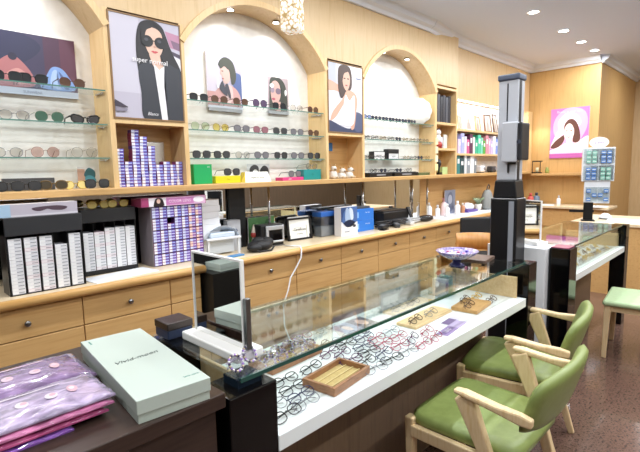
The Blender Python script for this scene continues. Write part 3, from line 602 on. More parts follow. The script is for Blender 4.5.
t = thing('glasses_case', 'glossy black hard glasses case on the counter, right of gadget heap', 'case', (5.02, 3.06, .84), -.35); t.scale = (1.4, 1.4, 1.4); obj('base_shell', MB().sphere((0, 0, .024), (.085, .035, .024), 18), mat('#111114', .2), t); obj('lid', MB().sphere((0, .0, .034), (.083, .034, .026), 18), mat('#1c1c20', .15, coat=.5), t)
# white bottle corner
simple('paper_mat', 'large white mat covering the counter under the white bottles', 'mat', (6.15, 3.08, .8402), MB().box(-.85, 1.2, -.13, .23, 0, .004), mat('#eef0f5', .6), 0)
def bottle(x, y, h, r, c, cap, label, z=.8445, pump=False):
    t = thing('bottle', label, 'bottle', (x, y, z), 0, 'bottles on the white counter mat')
    obj('body', MB().lathe([(r*.95, 0), (r, .01), (r, h*.62), (r*.8, h*.72), (r*.35, h*.76), (r*.35, h*.8)], 14), mat(c, .35), t)
    if pump: obj('pump', MB().lathe([(r*.4, h*.8), (r*.4, h*.86), (r*.15, h*.87), (r*.15, h*.97), (.002, h*.98)], 10).box(-r*1.1, r*.3, -.005, .005, h*.94, h), mat(cap, .4), t)
    else: obj('cap', MB().lathe([(r*.45, h*.8), (r*.45, h), (r*.35, h*1.02)], 10), mat(cap, .4), t)
for i, a in enumerate([(5.42, 3.25, .2, .035, '#e9eaee', '#e9eaee', 'tall white pump bottle leftmost on the white counter mat', True), (5.55, 3.2, .16, .032, '#f0f0f2', '#d5d6da', 'white bottle with grey cap second from left on counter mat', False),
          (5.67, 3.12, .17, .03, '#f3f3f5', '#f3f3f5', 'slim white bottle third from left on counter mat', False), (5.80, 3.25, .24, .045, '#e9d3d6', '#c98a90', 'pale pink bottle with rose cap on counter mat', True),
          (5.97, 3.13, .19, .038, '#f5f4f1', '#ffffff', 'cream white bottle right of the pink bottle on mat', False), (6.14, 3.22, .15, .03, '#4a2f2a', '#2a1f1d', 'dark brown bottle beside white bottles on mat', False), (6.26, 3.2, .14, .032, '#c58a63', '#e9e3da', 'orange tan bottle right of the dark brown bottle', False)]): bottle(*a[:7], pump=a[7])
poster('photo_print', 'grey blue photo panel leaning on the wood splashback behind bottles', 6.05, 3.29, .845, .3, .34, [('#8e97ad', R4), ('#6f7890', blob([(.2, .1), (.3, .8), (.7, .85), (.8, .2)])), ('#b9bfce', ell(.5, .6, .2, .2))], th=.008, cat='print')
simple('notebook', 'white notebook lying at the counter front below the bottles', 'book', (5.83, 3.0, .8445), MB().box(-.1, .14, -.05, .06, 0, .014), mat('#f2f1ef', .5), .003, .1)
t = thing('tissue_basket', 'purple based basket heaped with white tissue right of bottles', 'basket', (6.45, 3.2, .8445)); obj('base', MB().box(-.16, .16, -.07, .07, 0, .035), mat('#5f4a9a', .4), t, .006); obj('tissue', MB().sphere((0, 0, .075), (.14, .06, .055), 14).sphere((-.05, 0, .1), (.06, .05, .045), 10), mat('#ecebf2', .8), t)
t = thing('plant_pot', 'small white pot with pale green leaves beside the tissue basket', 'plant', (6.72, 3.18, .8445)); obj('pot', MB().lathe([(.04, 0), (.055, .1), (.05, .1), (.045, .09)], 14), mat('#e6e4de', .5), t); b = MB()
for k in range(16): a = k*2.4; b.tube([(.01*math.cos(a), .01*math.sin(a), .09), (.05*math.cos(a), .05*math.sin(a), .15+.01*(k % 4)), (.09*math.cos(a), .09*math.sin(a), .17+.015*(k % 3))], [.004, .014, .002], 5)
obj('leaves', b, mat('#94a887', .6), t)
t = thing('bag', 'grey slouching cloth bag standing on counter beside the measuring tower', 'bag', (6.98, 3.16, .8445), .2); b = MB(); b.lathe([(.1, 0), (.15, .05), (.155, .14), (.12, .24), (.07, .3), (.02, .31)], 18, sy=.6); obj('body', b, mat('#8f918f', .8), t); obj('strap', MB().tube([(-.06, 0, .28), (-.07, -.02, .36), (0, -.02, .39), (.07, -.02, .36), (.06, 0, .28)], .008), mat('#4d4f50', .7), t)
tag(obj('white_cable', MB().tube([(2.66, 3.05, .846), (2.675, 2.95, .85), (2.68, 2.87, .855), (2.68, 2.852, .83), (2.67, 2.85, .76), (2.62, 2.86, .68), (2.56, 2.87, .6), (2.53, 2.87, .5), (2.47, 2.87, .38), (2.46, 2.85, .2), (2.47, 2.75, .012), (2.6, 2.6, .008)], .0065, 8), mat('#fbfbfb', .5)), 'white cable hanging from the counter down over the drawer fronts', 'cable')

# ------------------------------------------------------------------ second niche, third arch, narrow niche, book shelves
for i, x in enumerate((3.44, 3.57, 3.69)):
    t = thing('figurine', 'white and gold seated animal figurine, %s from left in second niche' % ORD[i], 'figurine', (x, 3.17, LZ), .3*(i-1), 'animal figurines in the second niche')
    h = (.13, .1, .11)[i]; o = obj('body', MB().lathe([(.045, 0), (.05, h*.2), (.04, h*.5), (.028, h*.66)], 14).sphere((0, -.015, h*.78), (.032, .034, .03), 12), mat('#d9d4cc', .3), t)
    for s in (-1, 1):
        obj('ear', MB().sphere((s*.022, -.01, h*.78+.032), (.011, .008, .018), 8), mat('#b08a55', .4), t); obj('paw', MB().sphere((s*.024, -.042, .014), (.015, .022, .014), 8), mat('#c9b79a', .4), t)
    obj('snout', MB().sphere((0, -.048, h*.74), (.014, .014, .011), 8), mat('#8f7d6a', .4), t)
    obj('collar', MB().lathe([(.03, h*.58), (.034, h*.62), (.03, h*.66)], 12), mat('#b08a4f', .3, .6), t)
simple('blue_tag', 'small blue tag fixed on back of the second niche cabinet', 'tag', (3.56, YB-.024, 1.70), MB().box(-.035, .035, -.004, 0, 0, .085), mat('#2f74b8', .5), .002)
b = MB(); n = 40; rows = []
for k, f in ((0, .3), (1, 1.), (2, 1.04), (3, .94), (4, .3)):
    rows.append([((.16 + .005*math.cos(a*10))*f*math.cos(a), (-.016, -.012, 0, .012, .016)[k], .17 + (.16 + .005*math.cos(a*10))*f*math.sin(a)*.98) for a in (2*PI*j/n for j in range(n))])
t = thing('paper_fan', 'round white scalloped paper fan standing at right of third arch top shelf', 'fan', (5.13, 3.24, 2.046), -.75); obj('disc', b.grid(rows, True, caps=True), mat('#ece9e2', .7), t); obj('hub', MB().lathe([(.02, 0), (.02, .01)], 12).xf(Matrix.Translation((0, -.016, .17)) @ Matrix.Rotation(PI/2, 4, 'X')), mat('#dcd8d0', .6), t)
for i, (x, w, h) in enumerate(((4.31, .2, .085), (4.59, .2, .07))):
    t = thing('carton', ['white carton with black rim, left on lowest shelf of third arch', 'white carton under black case, right on lowest shelf of third arch'][i], 'box', (x, 3.24, 1.6135)); obj('body', MB().box(-w/2, w/2, 0, .07, 0, h), mat('#efefef', .5), t, .002); obj('rim', MB().box(-w/2-.003, -w/2, -.002, .072, 0, h+.004).box(w/2, w/2+.003, -.002, .072, 0, h+.004).box(-w/2, w/2, -.002, .072, h, h+.006), BLACK, t); text('lettering', 'optics', .03, mat('#6d6f74', .5), t, (0, -.001, h*.5))
simple('black_case', 'black flat case on top of white carton in third arch', 'case', (4.59, 3.24, 1.6905), MB().box(-.11, .11, 0, .07, 0, .045), mat('#232326', .4), .004)
simple('black_tablet', 'flat black tablet lying on the lowest glass shelf of third arch', 'tablet', (4.72, 3.19, 1.6135), MB().box(-.32, .22, .005, .05, 0, .008), mat('#202226', .3), .002)
for i, (x, w) in enumerate(((4.21, .42), (4.72, .5))):
    t = thing('display_tray', '%s black display tray on ledge of third arch' % ('left' if i == 0 else 'right'), 'tray', (x, 3.14, LZ)); obj('base', MB().box(-w/2, w/2, 0, .15, 0, .045), BLACK, t, .004); obj('pad', MB().box(-w/2+.02, w/2-.02, .02, .13, .045, .05), mat('#2d2e33', .7), t); obj('label_strip', MB().box(-w*.2, w*.2, -.002, 0, .015, .03), mat('#8c8f96', .5), t)
    for k in range(2): first_or_dup(SM[('sc', 'sd')[k if i == 0 else 1-k]], (x - w*.22 + w*.44*k, 3.18, LZ+.051), 0, '%s eyeglasses, %s of two on the %s black tray in third arch' % (SN[('sc', 'sd')[k if i == 0 else 1-k]], ('left', 'right')[k], ('left', 'right')[i]), 'eyeglasses on the black trays')
simple('carton', 'low green and black carton at right end of third arch ledge', 'box', (5.12, 3.15, LZ), MB().box(-.12, .14, 0, .08, 0, .035), mat('#56603a', .5), .003)
# narrow niche
for i, x in enumerate((5.40, 5.47, 5.54, 5.61, 5.68, 5.75)):
    simple('dark_case', 'tall dark grey case, %s from left in top tier of narrow niche' % ORD[i], 'case', (x, 3.15, 2.09), MB().box(-.031, .031, 0, .15, 0, .34 + .02*(i % 2)), [mat(('#3f4149', '#55575f', '#34363d')[i % 3], .3)], .004, 0, 'dark cases in the narrow niche')
t = thing('figurine', 'white plush figurine with red base in middle tier of narrow niche', 'figurine', (5.45, 3.15, 1.76)); obj('body', MB().sphere((0, 0, .12), (.05, .045, .06), 14).sphere((0, 0, .2), (.042, .04, .04), 14), mat('#efece8', .7), t); obj('base', MB().lathe([(.055, 0), (.06, .05), (.045, .075)], 14), mat('#b03a33', .5), t)
for s in (-1, 1): obj('ear', MB().sphere((s*.03, 0, .24), (.014, .01, .02), 8), mat('#2a2729', .6), t)
for i, (x, h, c) in enumerate(((5.62, .15, '#d8dce6'), (5.74, .19, '#e8e6e2'))): simple('photo_card', ('pale blue', 'cream white')[i] + ' card standing in middle tier of narrow niche', 'card', (x, 3.2, 1.76), MB().box(-.055, .055, 0, .012, 0, h), [mat(c, .5)], .001, .1)
t = thing('trophy', 'small black trophy in lowest tier of narrow niche', 'trophy', (5.5, 3.16, LZ)); obj('base', MB().box(-.04, .04, -.03, .03, 0, .03), BLACK, t); obj('figure', MB().lathe([(.012, .03), (.014, .09), (.035, .14), (.02, .19), (.003, .21)], 12), mat('#25252a', .3), t)
simple('green_carton', 'pale green carton in lowest tier of narrow niche', 'box', (5.68, 3.17, LZ), MB().box(-.07, .07, 0, .08, 0, .1), mat('#b9cf8f', .5), .002)
for i, (z, c) in enumerate(((1.80, '#efe7b4'), (1.69, '#e9e2b9'), (1.58, '#f1ecc6'), (1.47, '#efe6a8'))): simple('sticky_note', 'pale yellow note stuck on post right of third arch, %s from top' % ORD[i], 'note', (5.335, YF-.0005, z), MB().box(-.03, .035, -.002, 0, 0, .085), mat(c, .7), 0, 0, 'sticky notes on the post')
# book shelves
t = thing('bookshelf', 'maple bookshelf with white back between narrow niche and measuring tower', 'shelf')
obj('side_panel', MB().box(5.87, 5.90, 3.2, YB, LZ, 2.46), MAPLE_P, t)
for z in (2.035, 1.70): obj('shelf', MB().box(5.90, 8.5, 3.13, YB, z-.028, z), MAPLE_P, t)
obj('side_panel', MB().box(8.5, 8.69, 3.13, YB, LZ, 2.46), MAPLE_P, t)
def book(x, y, z, w, d, h, c, label, lean=0, spine='#e9e9ea'):
    t = thing('book', label, 'book', (x, y, z), 0, None); obj('cover', MB().box(-w/2, w/2, 0, d, 0, h), mat(c, .5), t, .002); obj('spine_label', MB().box(-w*.3, w*.3, -.001, 0, h*.55, h*.8), mat(spine, .5), t)
cs = ['#d4c6e6', '#a9aee0', '#e6e2ea', '#cf5f92', '#5d2f4d', '#e9e6e0', '#35b08a', '#48c29c', '#7fd0b4', '#57a843', '#e08f9f', '#d9a9c4', '#c6b6dd', '#efe9f0', '#7b95d8', '#9fb0e6', '#cfd5ea', '#e9e9ee']
cn = ['lilac', 'periwinkle', 'white', 'pink', 'dark plum', 'cream', 'teal', 'turquoise', 'mint', 'leaf green', 'salmon pink', 'mauve', 'pale violet', 'off-white', 'blue', 'light blue', 'pale blue', 'very pale grey']
x = 5.99
for i, c in enumerate(cs):
    w = (.075, .09, .06)[i % 3]; h = .2 + .04*((i*5) % 3); x += w + .012
    book(x - w/2, 3.15, 1.70, w, .15, h, c, '%s packaged book, %s from left on middle bookshelf tier' % (cn[i], ORD[i]))
cs2 = [('#2f7d80', 'deep teal'), ('#27464a', 'dark petrol'), ('#d8dce0', 'pale grey'), ('#8a949c', 'mid grey'), ('#eceef0', 'white'), ('#7b858c', 'slate grey')]
x = 5.98
for i, (c, n_) in enumerate(cs2):
    w = (.09, .11, .07)[i % 3]; x += w + .012; book(x - w/2, 3.16, LZ, w, .15, .26 - .04*(i % 2), c, '%s binder, %s from left on bottom bookshelf tier' % (n_, ORD[i]))
for i, (x, z, c, n_) in enumerate(((6.85, .11, '#e6e7ea', 'white'), (7.25, .1, '#3b3c40', 'dark grey'), (7.62, .12, '#dcdfe4', 'pale grey'))):
    t = thing('device', '%s rounded desk device, %s from left on bottom bookshelf tier' % (n_, ORD[i]), 'device', (x, 3.22, LZ)); obj('body', MB().box(-.08, .08, -.05, .05, .01, z), mat(c, .4), t, .02, 3); obj('foot', MB().box(-.06, .06, -.04, .04, 0, .012), BLACK, t); obj('dial', MB().lathe([(.02, 0), (.02, .01)], 12).xf(Matrix.Translation((.03, -.05, z*.6)) @ Matrix.Rotation(PI/2, 4, 'X')), mat('#8d8f94', .4), t)
for i, (x, w, h, c, n_) in enumerate(((6.16, .12, .2, '#d7cbbd', 'pale small'), (6.42, .17, .22, '#e3e0dc', 'white small'), (6.72, .2, .23, '#c9a57e', 'tan wide'), (7.06, .16, .28, '#7b5a48', 'brown dark-edged'), (7.34, .2, .3, '#5d4637', 'tall dark brown'), (7.72, .2, .25, '#8c7257', 'last brown'))):
    t = thing('framed_picture', '%s picture frame, %s from left on top bookshelf tier' % (n_, ORD[i]), 'picture frame', (x, 3.2, 2.036)); t.rotation_euler = (-.15, 0, -.25 if i % 2 else .1)
    obj('frame', MB().box(-w/2, -w/2+.018, -.01, .01, 0, h).box(w/2-.018, w/2, -.01, .01, 0, h).box(-w/2, w/2, -.01, .01, 0, .018).box(-w/2, w/2, -.01, .01, h-.018, h), mat(c, .5), t)
    art('print', t, w-.036, h-.036, [('#e2ddd6', R4), ('#a99f98', blob([(.2, 0), (.3, .5), (.5, .62), (.7, .5), (.8, 0)])), ('#c9b0a2', ell(.5, .68, .16, .16))], -.002); t.children[-1].location = (0, 0, .018)

# ------------------------------------------------------------------ showcase near the camera
def showcase(x0, x1, yf, yb, label, nm, far=False):
    t = thing('glass_showcase', label, 'showcase', (0, 0, 0))
    s0, s1 = x0+.11, x1-.14
    obj('slab', MB().box(s0, s1, yf, yb, .70, .75), SLAB, t, .003)
    obj('body_panel', MB().box(s0, s1, yf+.26, yb-.01, .02, .70), PANELWOOD, t); obj('plinth', MB().box(s0, s1, yf+.3, yb-.03, 0, .02), BLACK, t)
    obj('top_glass', MB().box(s0+.001 if far else x0, x1-.13, yf+.022, yb-.02, .945, .953), GLASS, t)
    obj('top_edge', MB().box(s0+.001 if far else x0, x1-.13, yf+.015, yf+.022, .943, .955), EDGE_D, t)
    if far: obj('front_glass', MB().box(s0+.002, s1-.002, yf+.03, yf+.035, .7505, .943), GLASS, t)
    obj('back_glass', MB().box(s0+.002, s1-.15, yb-.04, yb-.034, .7505, .943), GLASS, t)
    obj('back_rail', MB().box(s0, s1-.15, yb-.034, yb-.022, .932, .943), BOARD, t)
    obj('edge_strip', MB().box(s1-.15, s1-.135, yb-.046, yb-.028, .7505, .943), mat('#e6dfb8', .5), t)
    for (a, e) in ((s0, s0+.012), (s1-.035, s1-.02)): obj('end_panel', MB().box(a, e, yf+.045, yb-.05, .7505, .872), BOARD, t)
    obj('pillar', MB().box(x0-.05, s0, yf, yf+.13, 0, .944 if far else .92), GLOSSBLK, t, .004)
    if not far: obj('clamp', MB().box(x0+.0, s0-.03, yf+.03, yf+.1, .92, .944), mat('#1b2a3a', .2, .3), t)
    obj('pillar', MB().box(s1+.02, s1+.145, yf-.003, yf+.12, 0, .944), GLOSSBLK, t, .004)
    obj('back_pillar', MB().box(x0-.05, s0, yb-.14, yb, 0, .94), GLOSSBLK, t, .004); obj('back_pillar', MB().box(s1, s1+.145, yb-.14, yb, 0, .94), GLOSSBLK, t, .004)
    return t
showcase(.68, 2.79, .955, 1.5, 'long glass showcase of eyeglasses with white slab behind the green chairs', 'near')
t2 = showcase(3.36, 5.08, .92, 1.46, 'farther glass showcase with gold frames beyond the measuring tower', 'far', True)
for ch in list(t2.children):
    if ch.name.startswith('back_pillar') and ch.bound_box[0][0] < 4: bpy.data.objects.remove(ch)
obj('white_end', MB().box(3.25, 3.469, 1.055, 1.46, 0, .942), mat('#e2e4e8', .35), t2, .004)
simple('booklet', 'thin magenta booklet lying on black pillar of the farther showcase', 'booklet', (3.39, .985, .9445), MB().box(-.07, .075, -.05, .06, 0, .006), mat('#8c3352', .4), .002)
# standing mirrors
def mirror(x, y, z, w, h, label, post=True):
    t = thing('table_mirror', label, 'mirror', (x, y, z))
    obj('base', MB().box(-.038, .06, -w/2-.01, w/2+.03, 0, .028), WHITE, t, .005)
    obj('mirror_face', MB().box(-.002, 0, -w/2+.005, w/2-.005, .034, .032+h-.005), MIRROR, t)
    f = .006; obj('frame', MB().box(0, .007, -w/2, w/2, .032, .032+h).box(-.005, 0, -w/2, -w/2+f, .032, .032+h).box(-.005, 0, w/2-f, w/2, .032, .032+h).box(-.005, 0, -w/2+f, w/2-f, .026+h, .032+h), WHITE, t)
    if post: obj('support_post', MB().box(-.004, .014, -w/2-.017, -w/2-.002, .033, .032+h*.58), STEEL, t, .002)
    return t
mirror(.765, 1.2, .9535, .27, .265, 'white framed standing mirror on left end of near showcase')
mirror(3.44, 1.262, .9425, .30, .285, 'white framed standing mirror on white end of farther showcase', False).rotation_euler = (0, 0, -.5)
# bowl
t = thing('bowl', 'footed purple and white mosaic glass bowl on the near showcase', 'bowl', (2.36, 1.235, .953)); t.scale = (.84, .84, .72)
DISH = noise_mat('mosaic_glaze', ['#211f63', '#b9b2d6', '#4a3592', '#e2def0', '#8a4f7e'], (1, 1, 1), 45, .15, 2, pos=(.3, .7), coat=.6)
obj('dish', MB().lathe([(.03, .05), (.07, .058), (.115, .088), (.14, .118), (.135, .12), (.07, .078), (.02, .066)], 30), DISH, t); obj('foot', MB().lathe([(.055, 0), (.05, .012), (.028, .03), (.032, .052)], 20), mat('#24265e', .15, coat=.5), t)
b = MB()
for k in range(14): a = k*2.4; r = .02+.006*k; b.sphere((r*math.cos(a), r*math.sin(a), (.082 + .0013*k)), .012, 8, k % 3)
obj('candies', b, [mat('#e8e4f2', .3), mat('#5a4aa8', .3), mat('#d07a9c', .3)], t)['kind'] = 'stuff'
simple('wooden_board', 'dark brown board lying on right end of the near showcase glass', 'board', (2.555, 1.21, .9535), MB().box(-.09, .1, -.075, .075, 0, .02), mat('#5c473d', .4), .003, .15)
# wooden trays
def tray(x, y, z, w, d, label, rz):
    t = thing('wooden_tray', label, 'tray', (x, y, z), rz); f = .012
    obj('rim', MB().box(-w/2, w/2, -d/2, -d/2+f, 0, .03).box(-w/2, w/2, d/2-f, d/2, 0, .03).box(-w/2, -w/2+f, -d/2+f, d/2-f, 0, .03).box(w/2-f, w/2, -d/2+f, d/2-f, 0, .03), TRAYWOOD, t, .002)
    obj('felt', MB().box(-w/2+f, w/2-f, -d/2+f, d/2-f, 0, .01), FELT, t)
    obj('ridge', MB().box(-w/2+f, w/2-f, -.004, 0, .01, .014).box(-w/2+f, w/2-f, d*.2, d*.2+.004, .01, .014).box(-w/2+f, w/2-f, -d*.24, -d*.24+.004, .01, .014), mat('#cdb884', .8), t)
    return t
tray(1.165, 1.07, .7505, .225, .14, 'empty wooden tray with tan felt on the slab of near showcase', .12)
tray(1.165, 1.345, .7505, .28, .14, 'wooden tray of jewelled frames at back of near showcase', .05)
JW = eyewear('jewelled_glasses', '#bdb8c8', '#f2f0f6', .05, .042, 2.3, .0026, folded=True, tilt=.6, lens_alpha=1, category='eyeglasses')
gem = MB(); random.seed(3); Xg = Matrix.Translation((0, 0, .004)) @ Matrix.Rotation(-.6, 4, 'X')
for s_ in (-1, 1):
    for k in range(22):
        a = 2*PI*k/22; gem.sphere(Xg @ Vector((s_*.034 + .027*math.cos(a), -.003, .0236 + .023*math.sin(a))), .0042, 6, k % 4)
obj('gems', gem, [mat('#9a7cc4', .1, coat=1), mat('#f6f4fa', .08, .4), mat('#3d3560', .1, coat=1), mat('#e3d3b8', .1, .5)], JW)
first_or_dup(JW, (.735, 1.02, .954), .35, 'purple jewelled eyeglasses on the showcase glass in front of standing mirror')
dup(JW, (.70, 1.085, .954), .5, 'silver violet jewelled eyeglasses just behind the other pair on the showcase glass corner') if False else None
for i, (x, y, r) in enumerate(((1.085, 1.30, .1), (1.24, 1.31, -.05), (1.10, 1.355, .1), (1.235, 1.365, 0))): dup(JW, (x, y, .7612), r, 'jewelled eyeglasses in wooden tray inside near showcase, %s' % ('front left', 'front right', 'back left', 'back right')[i], 'jewelled eyeglasses in the tray')
simple('dark_box', 'small dark brown box with blue side at back corner of near showcase', 'box', (.735, 1.425, .9535), MB().box(-.045, .045, -.04, .05, 0, .03, 1).box(-.047, .047, -.042, .052, .03, .055, 0), [mat('#30241e', .3), mat('#2c3854', .4)], .003)

# eyeglasses on the slab
E_ = {
 'bk': eyewear('eyeglasses', '#15161c', '#fbfbfb', .05, .036, 2.7, .0018, folded=True, lens_alpha=1, category='eyeglasses'),
 'nv': eyewear('eyeglasses', '#2b2f55', '#fbfbfb', .05, .037, 2.4, .0017, folded=True, lens_alpha=1, category='eyeglasses'),
 'pp': eyewear('eyeglasses', '#5a2f58', '#fbfbfb', .05, .036, 2.5, .0017, folded=True, lens_alpha=1, category='eyeglasses'),
 'rd': eyewear('eyeglasses', '#a83a56', '#fbfbfb', .05, .037, 2.4, .0016, folded=True, lens_alpha=1, category='eyeglasses'),
 'br': eyewear('eyeglasses', '#59402f', '#fbfbfb', .05, .038, 2.3, .0019, folded=True, lens_alpha=1, category='eyeglasses'),
 'gy': eyewear('eyeglasses', '#7d7f86', '#fbfbfb', .05, .04, 2.2, .0014, folded=True, lens_alpha=1, category='eyeglasses'),
 'gd': eyewear('eyeglasses', '#dcb75e', '#fbfbfb', .05, .038, 2.2, .0024, folded=True, lens_alpha=1, metal=.1, category='eyeglasses'),
}
EN = {'bk': 'black-rimmed', 'nv': 'navy-rimmed', 'pp': 'plum-rimmed', 'rd': 'red-rimmed', 'br': 'brown-rimmed', 'gy': 'thin grey-rimmed', 'gd': 'gold-rimmed'}
def grow(z, y, xs, ks, where, group, jit=.1):
    for i, x in enumerate(xs):
        k = ks[i % len(ks)]
        first_or_dup(E_[k], (x, y + random.uniform(-.008, .008), z), random.uniform(-jit, jit) + .12, '%s eyeglasses, %s from left in %s' % (EN[k], ORD[i], where), group)
random.seed(11)
RW = ['front row', 'second row', 'third row', 'fourth row', 'fifth row', 'sixth row']
for r in range(5):
    grow(.7508, .995 + .058*r, [[.875, .965], [.87, .985], [.875, 1.0], [.88, 1.02, 1.16], [.9]][r], ['bk', 'gy', 'nv', 'bk', 'bk'][r:] + ['bk'], '%s of cluster by showcase left pillar' % RW[r], 'eyeglasses by the left pillar')
for r in range(6):
    grow(.7508, .995 + .058*r, [1.31 + .112*i + .03*(r % 2) for i in range(5 if r < 2 else 4 if r < 4 else 3)], [['gy', 'bk', 'gy', 'rd', 'rd'], ['bk', 'nv', 'rd', 'pp', 'rd'], ['pp', 'bk', 'rd', 'rd'], ['pp', 'nv', 'rd', 'gy'], ['pp', 'bk', 'nv'], ['nv', 'gy']][r], '%s of middle cluster in near showcase' % RW[r], 'eyeglasses in the middle of the near showcase', .25)
grow(.7508, 1.435, [1.36, 1.50], ['rd', 'gy'], 'back row behind the trays of near showcase', 'eyeglasses in the back row')
poster('photo_card', 'postcard with two faces lying at back of near showcase slab', 1.65, 1.305, .7508, .23, .155, [('#d8dbe4', R4), ('#8c97b0', rect(0, .5, 0, 1)), ('#3b2f33', rect(.5, 1, .2, 1)), ('#d8b3a2', ell(.75, .6, .12, .26)), ('#d9bdb0', ell(.25, .55, .09, .22)), ('#2c2629', blob([(.6, .75), (.75, .98), (.9, .75), (.82, .85), (.68, .85)])), ('#2c2629', blob([(.14, .65), (.25, .88), (.36, .65), (.3, .75), (.2, .75)])), ('#b0b8cc', rect(0, 1, 0, .18))], th=.003, cat='photo card', rx=-PI/2+.01)
def boardt(x, y, w, d, rz, label): 
    return simple('display_board', label, 'board', (x, y, .7505), MB().box(-w/2, w/2, -d/2, d/2, 0, .014), BOARD, .003, rz)
boardt(1.97, 1.20, .36, .11, .03, 'pale wooden display board in the middle of near showcase slab')
grow(.765, 1.17, [1.86, 2.0, 2.1][:2], ['br', 'gy'], 'row on middle wooden board', 'eyeglasses on the middle board')
boardt(2.07, 1.36, .36, .10, .03, 'rear wooden display board below the leaflet stand in near showcase')
grow(.765, 1.34, [1.96, 2.1], ['gy', 'br'], 'row on rear wooden board', 'eyeglasses on the rear board')
simple('display_board', 'tan display board nearest the right pillar in the near showcase', 'board', (2.29, 1.11, .7505), MB().box(-.11, .11, -.07, .07, 0, .02), noise_mat('tan_board', ['#b98a50', '#caa066'], (2, 10, 10), 6, .5), .003, .1)
grow(.771, 1.07, [2.24], ['br'], 'front row on tan display board', 'eyeglasses on the tan board'); grow(.771, 1.14, [2.31], ['br'], 'back row on tan display board', 'eyeglasses on the tan board')
grow(.7508, 1.06, [2.46], ['br'], 'pair lying right of the tan board', None); grow(.7508, 1.14, [2.47], ['gd'], 'pair near the right wooden end panel', None)
poster('leaflet', 'larger purple leaflet on the near showcase slab', 1.93, 1.0, .7508, .24, .055, [('#8c78a4', R4), ('#b3a3c6', rect(.55, 1, 0, 1)), ('#6e5888', rect(.05, .5, .3, .7))], th=.002, cat='leaflet', rx=-PI/2+.01, rz=.1, txt=[('LENS', .026, .28, .5, '#e4dcf0', 0)])
poster('leaflet', 'smaller dark purple leaflet behind the larger one on showcase slab', 2.03, 1.062, .7508, .16, .045, [('#6d5a86', R4), ('#c9c2d6', rect(.6, 1, 0, 1))], th=.002, cat='leaflet', rx=-PI/2+.01, rz=.1)
t = thing('leaflet_stand', 'clear acrylic leaflet stand with grey blue card in near showcase', 'stand', (2.09, 1.425, .7505)); obj('pane', MB().box(-.2, .2, 0, .004, 0, .14), ACRYL, t); obj('foot', MB().box(-.2, .2, -.03, .02, 0, .004), ACRYL, t)
art('print', t, .38, .105, [('#77838f', R4), ('#3c434b', blob([(.45, .5), (.6, .9), (.85, .8), (.8, .4), (.6, .35)])), ('#b9c3cf', rect(.05, .4, .3, .7)), ('#6f7a88', rect(.05, .95, .05, .14))], -.002)
t = thing('acrylic_box', 'clear acrylic box of teal and white packets at right end of near showcase', 'box', (2.42, 1.36, .7505)); obj('case', MB().box(-.06, .06, -.06, .06, 0, .15), ACRYL, t); obj('packet', MB().box(-.045, -.005, -.045, .04, .002, .1), mat('#e4e8ee', .5), t); obj('packet', MB().box(.005, .045, -.045, .04, .002, .11), mat('#5cae9d', .5), t); obj('packet_label', MB().box(-.04, -.012, -.047, -.0455, .03, .08), mat('#4c5c9c', .5), t)
# farther showcase content
random.seed(5)
for r in range(4): grow(.7508, 1.0 + .085*r, [3.56 + .13*i + .03*(r % 2) for i in range(10)], ['gd', 'br', 'gd', 'gy', 'gd'], '%s of the farther showcase' % RW[r], 'eyeglasses in the farther showcase', .3)

# ------------------------------------------------------------------ dark table at lower left
t = thing('dark_table', 'dark walnut display table in the near left corner', 'table', (.21, 1.25, 0)); obj('top', MB().box(-.7, .41, -.295, .33, .905, .945), DARKWOOD, t, .003); obj('body', MB().box(-.68, .39, -.275, .31, .02, .905), DARKWOOD, t); obj('plinth', MB().box(-.66, .37, -.25, .29, 0, .02), BLACK, t)
t = thing('gift_box', 'pale mint lidded box with script lettering on the dark table', 'box', (.511, 1.205, .9455), -.095); MINT = mat('#b0bbb1', .45)
obj('base', MB().box(-.087, .087, -.243, .243, 0, .036), MINT, t, .001); obj('lid', MB().box(-.0895, .0895, -.2455, .2455, .022, .056), mat('#b5c0b7', .42), t, .0015)
text('lettering', 'Vivid-moon', .026, mat('#20302c', .5), t, (-.005, .005, .0564), rot=(0, 0, .12), shear=.35); text('lettering', 'contact', .01, mat('#7fa79f', .5), t, (-.07, .21, .0564), rot=(0, 0, -PI/2)); text('lettering', 'lens care', .011, mat('#7fa79f', .5), t, (.06, -.2, .0564), rot=(0, 0, .0))
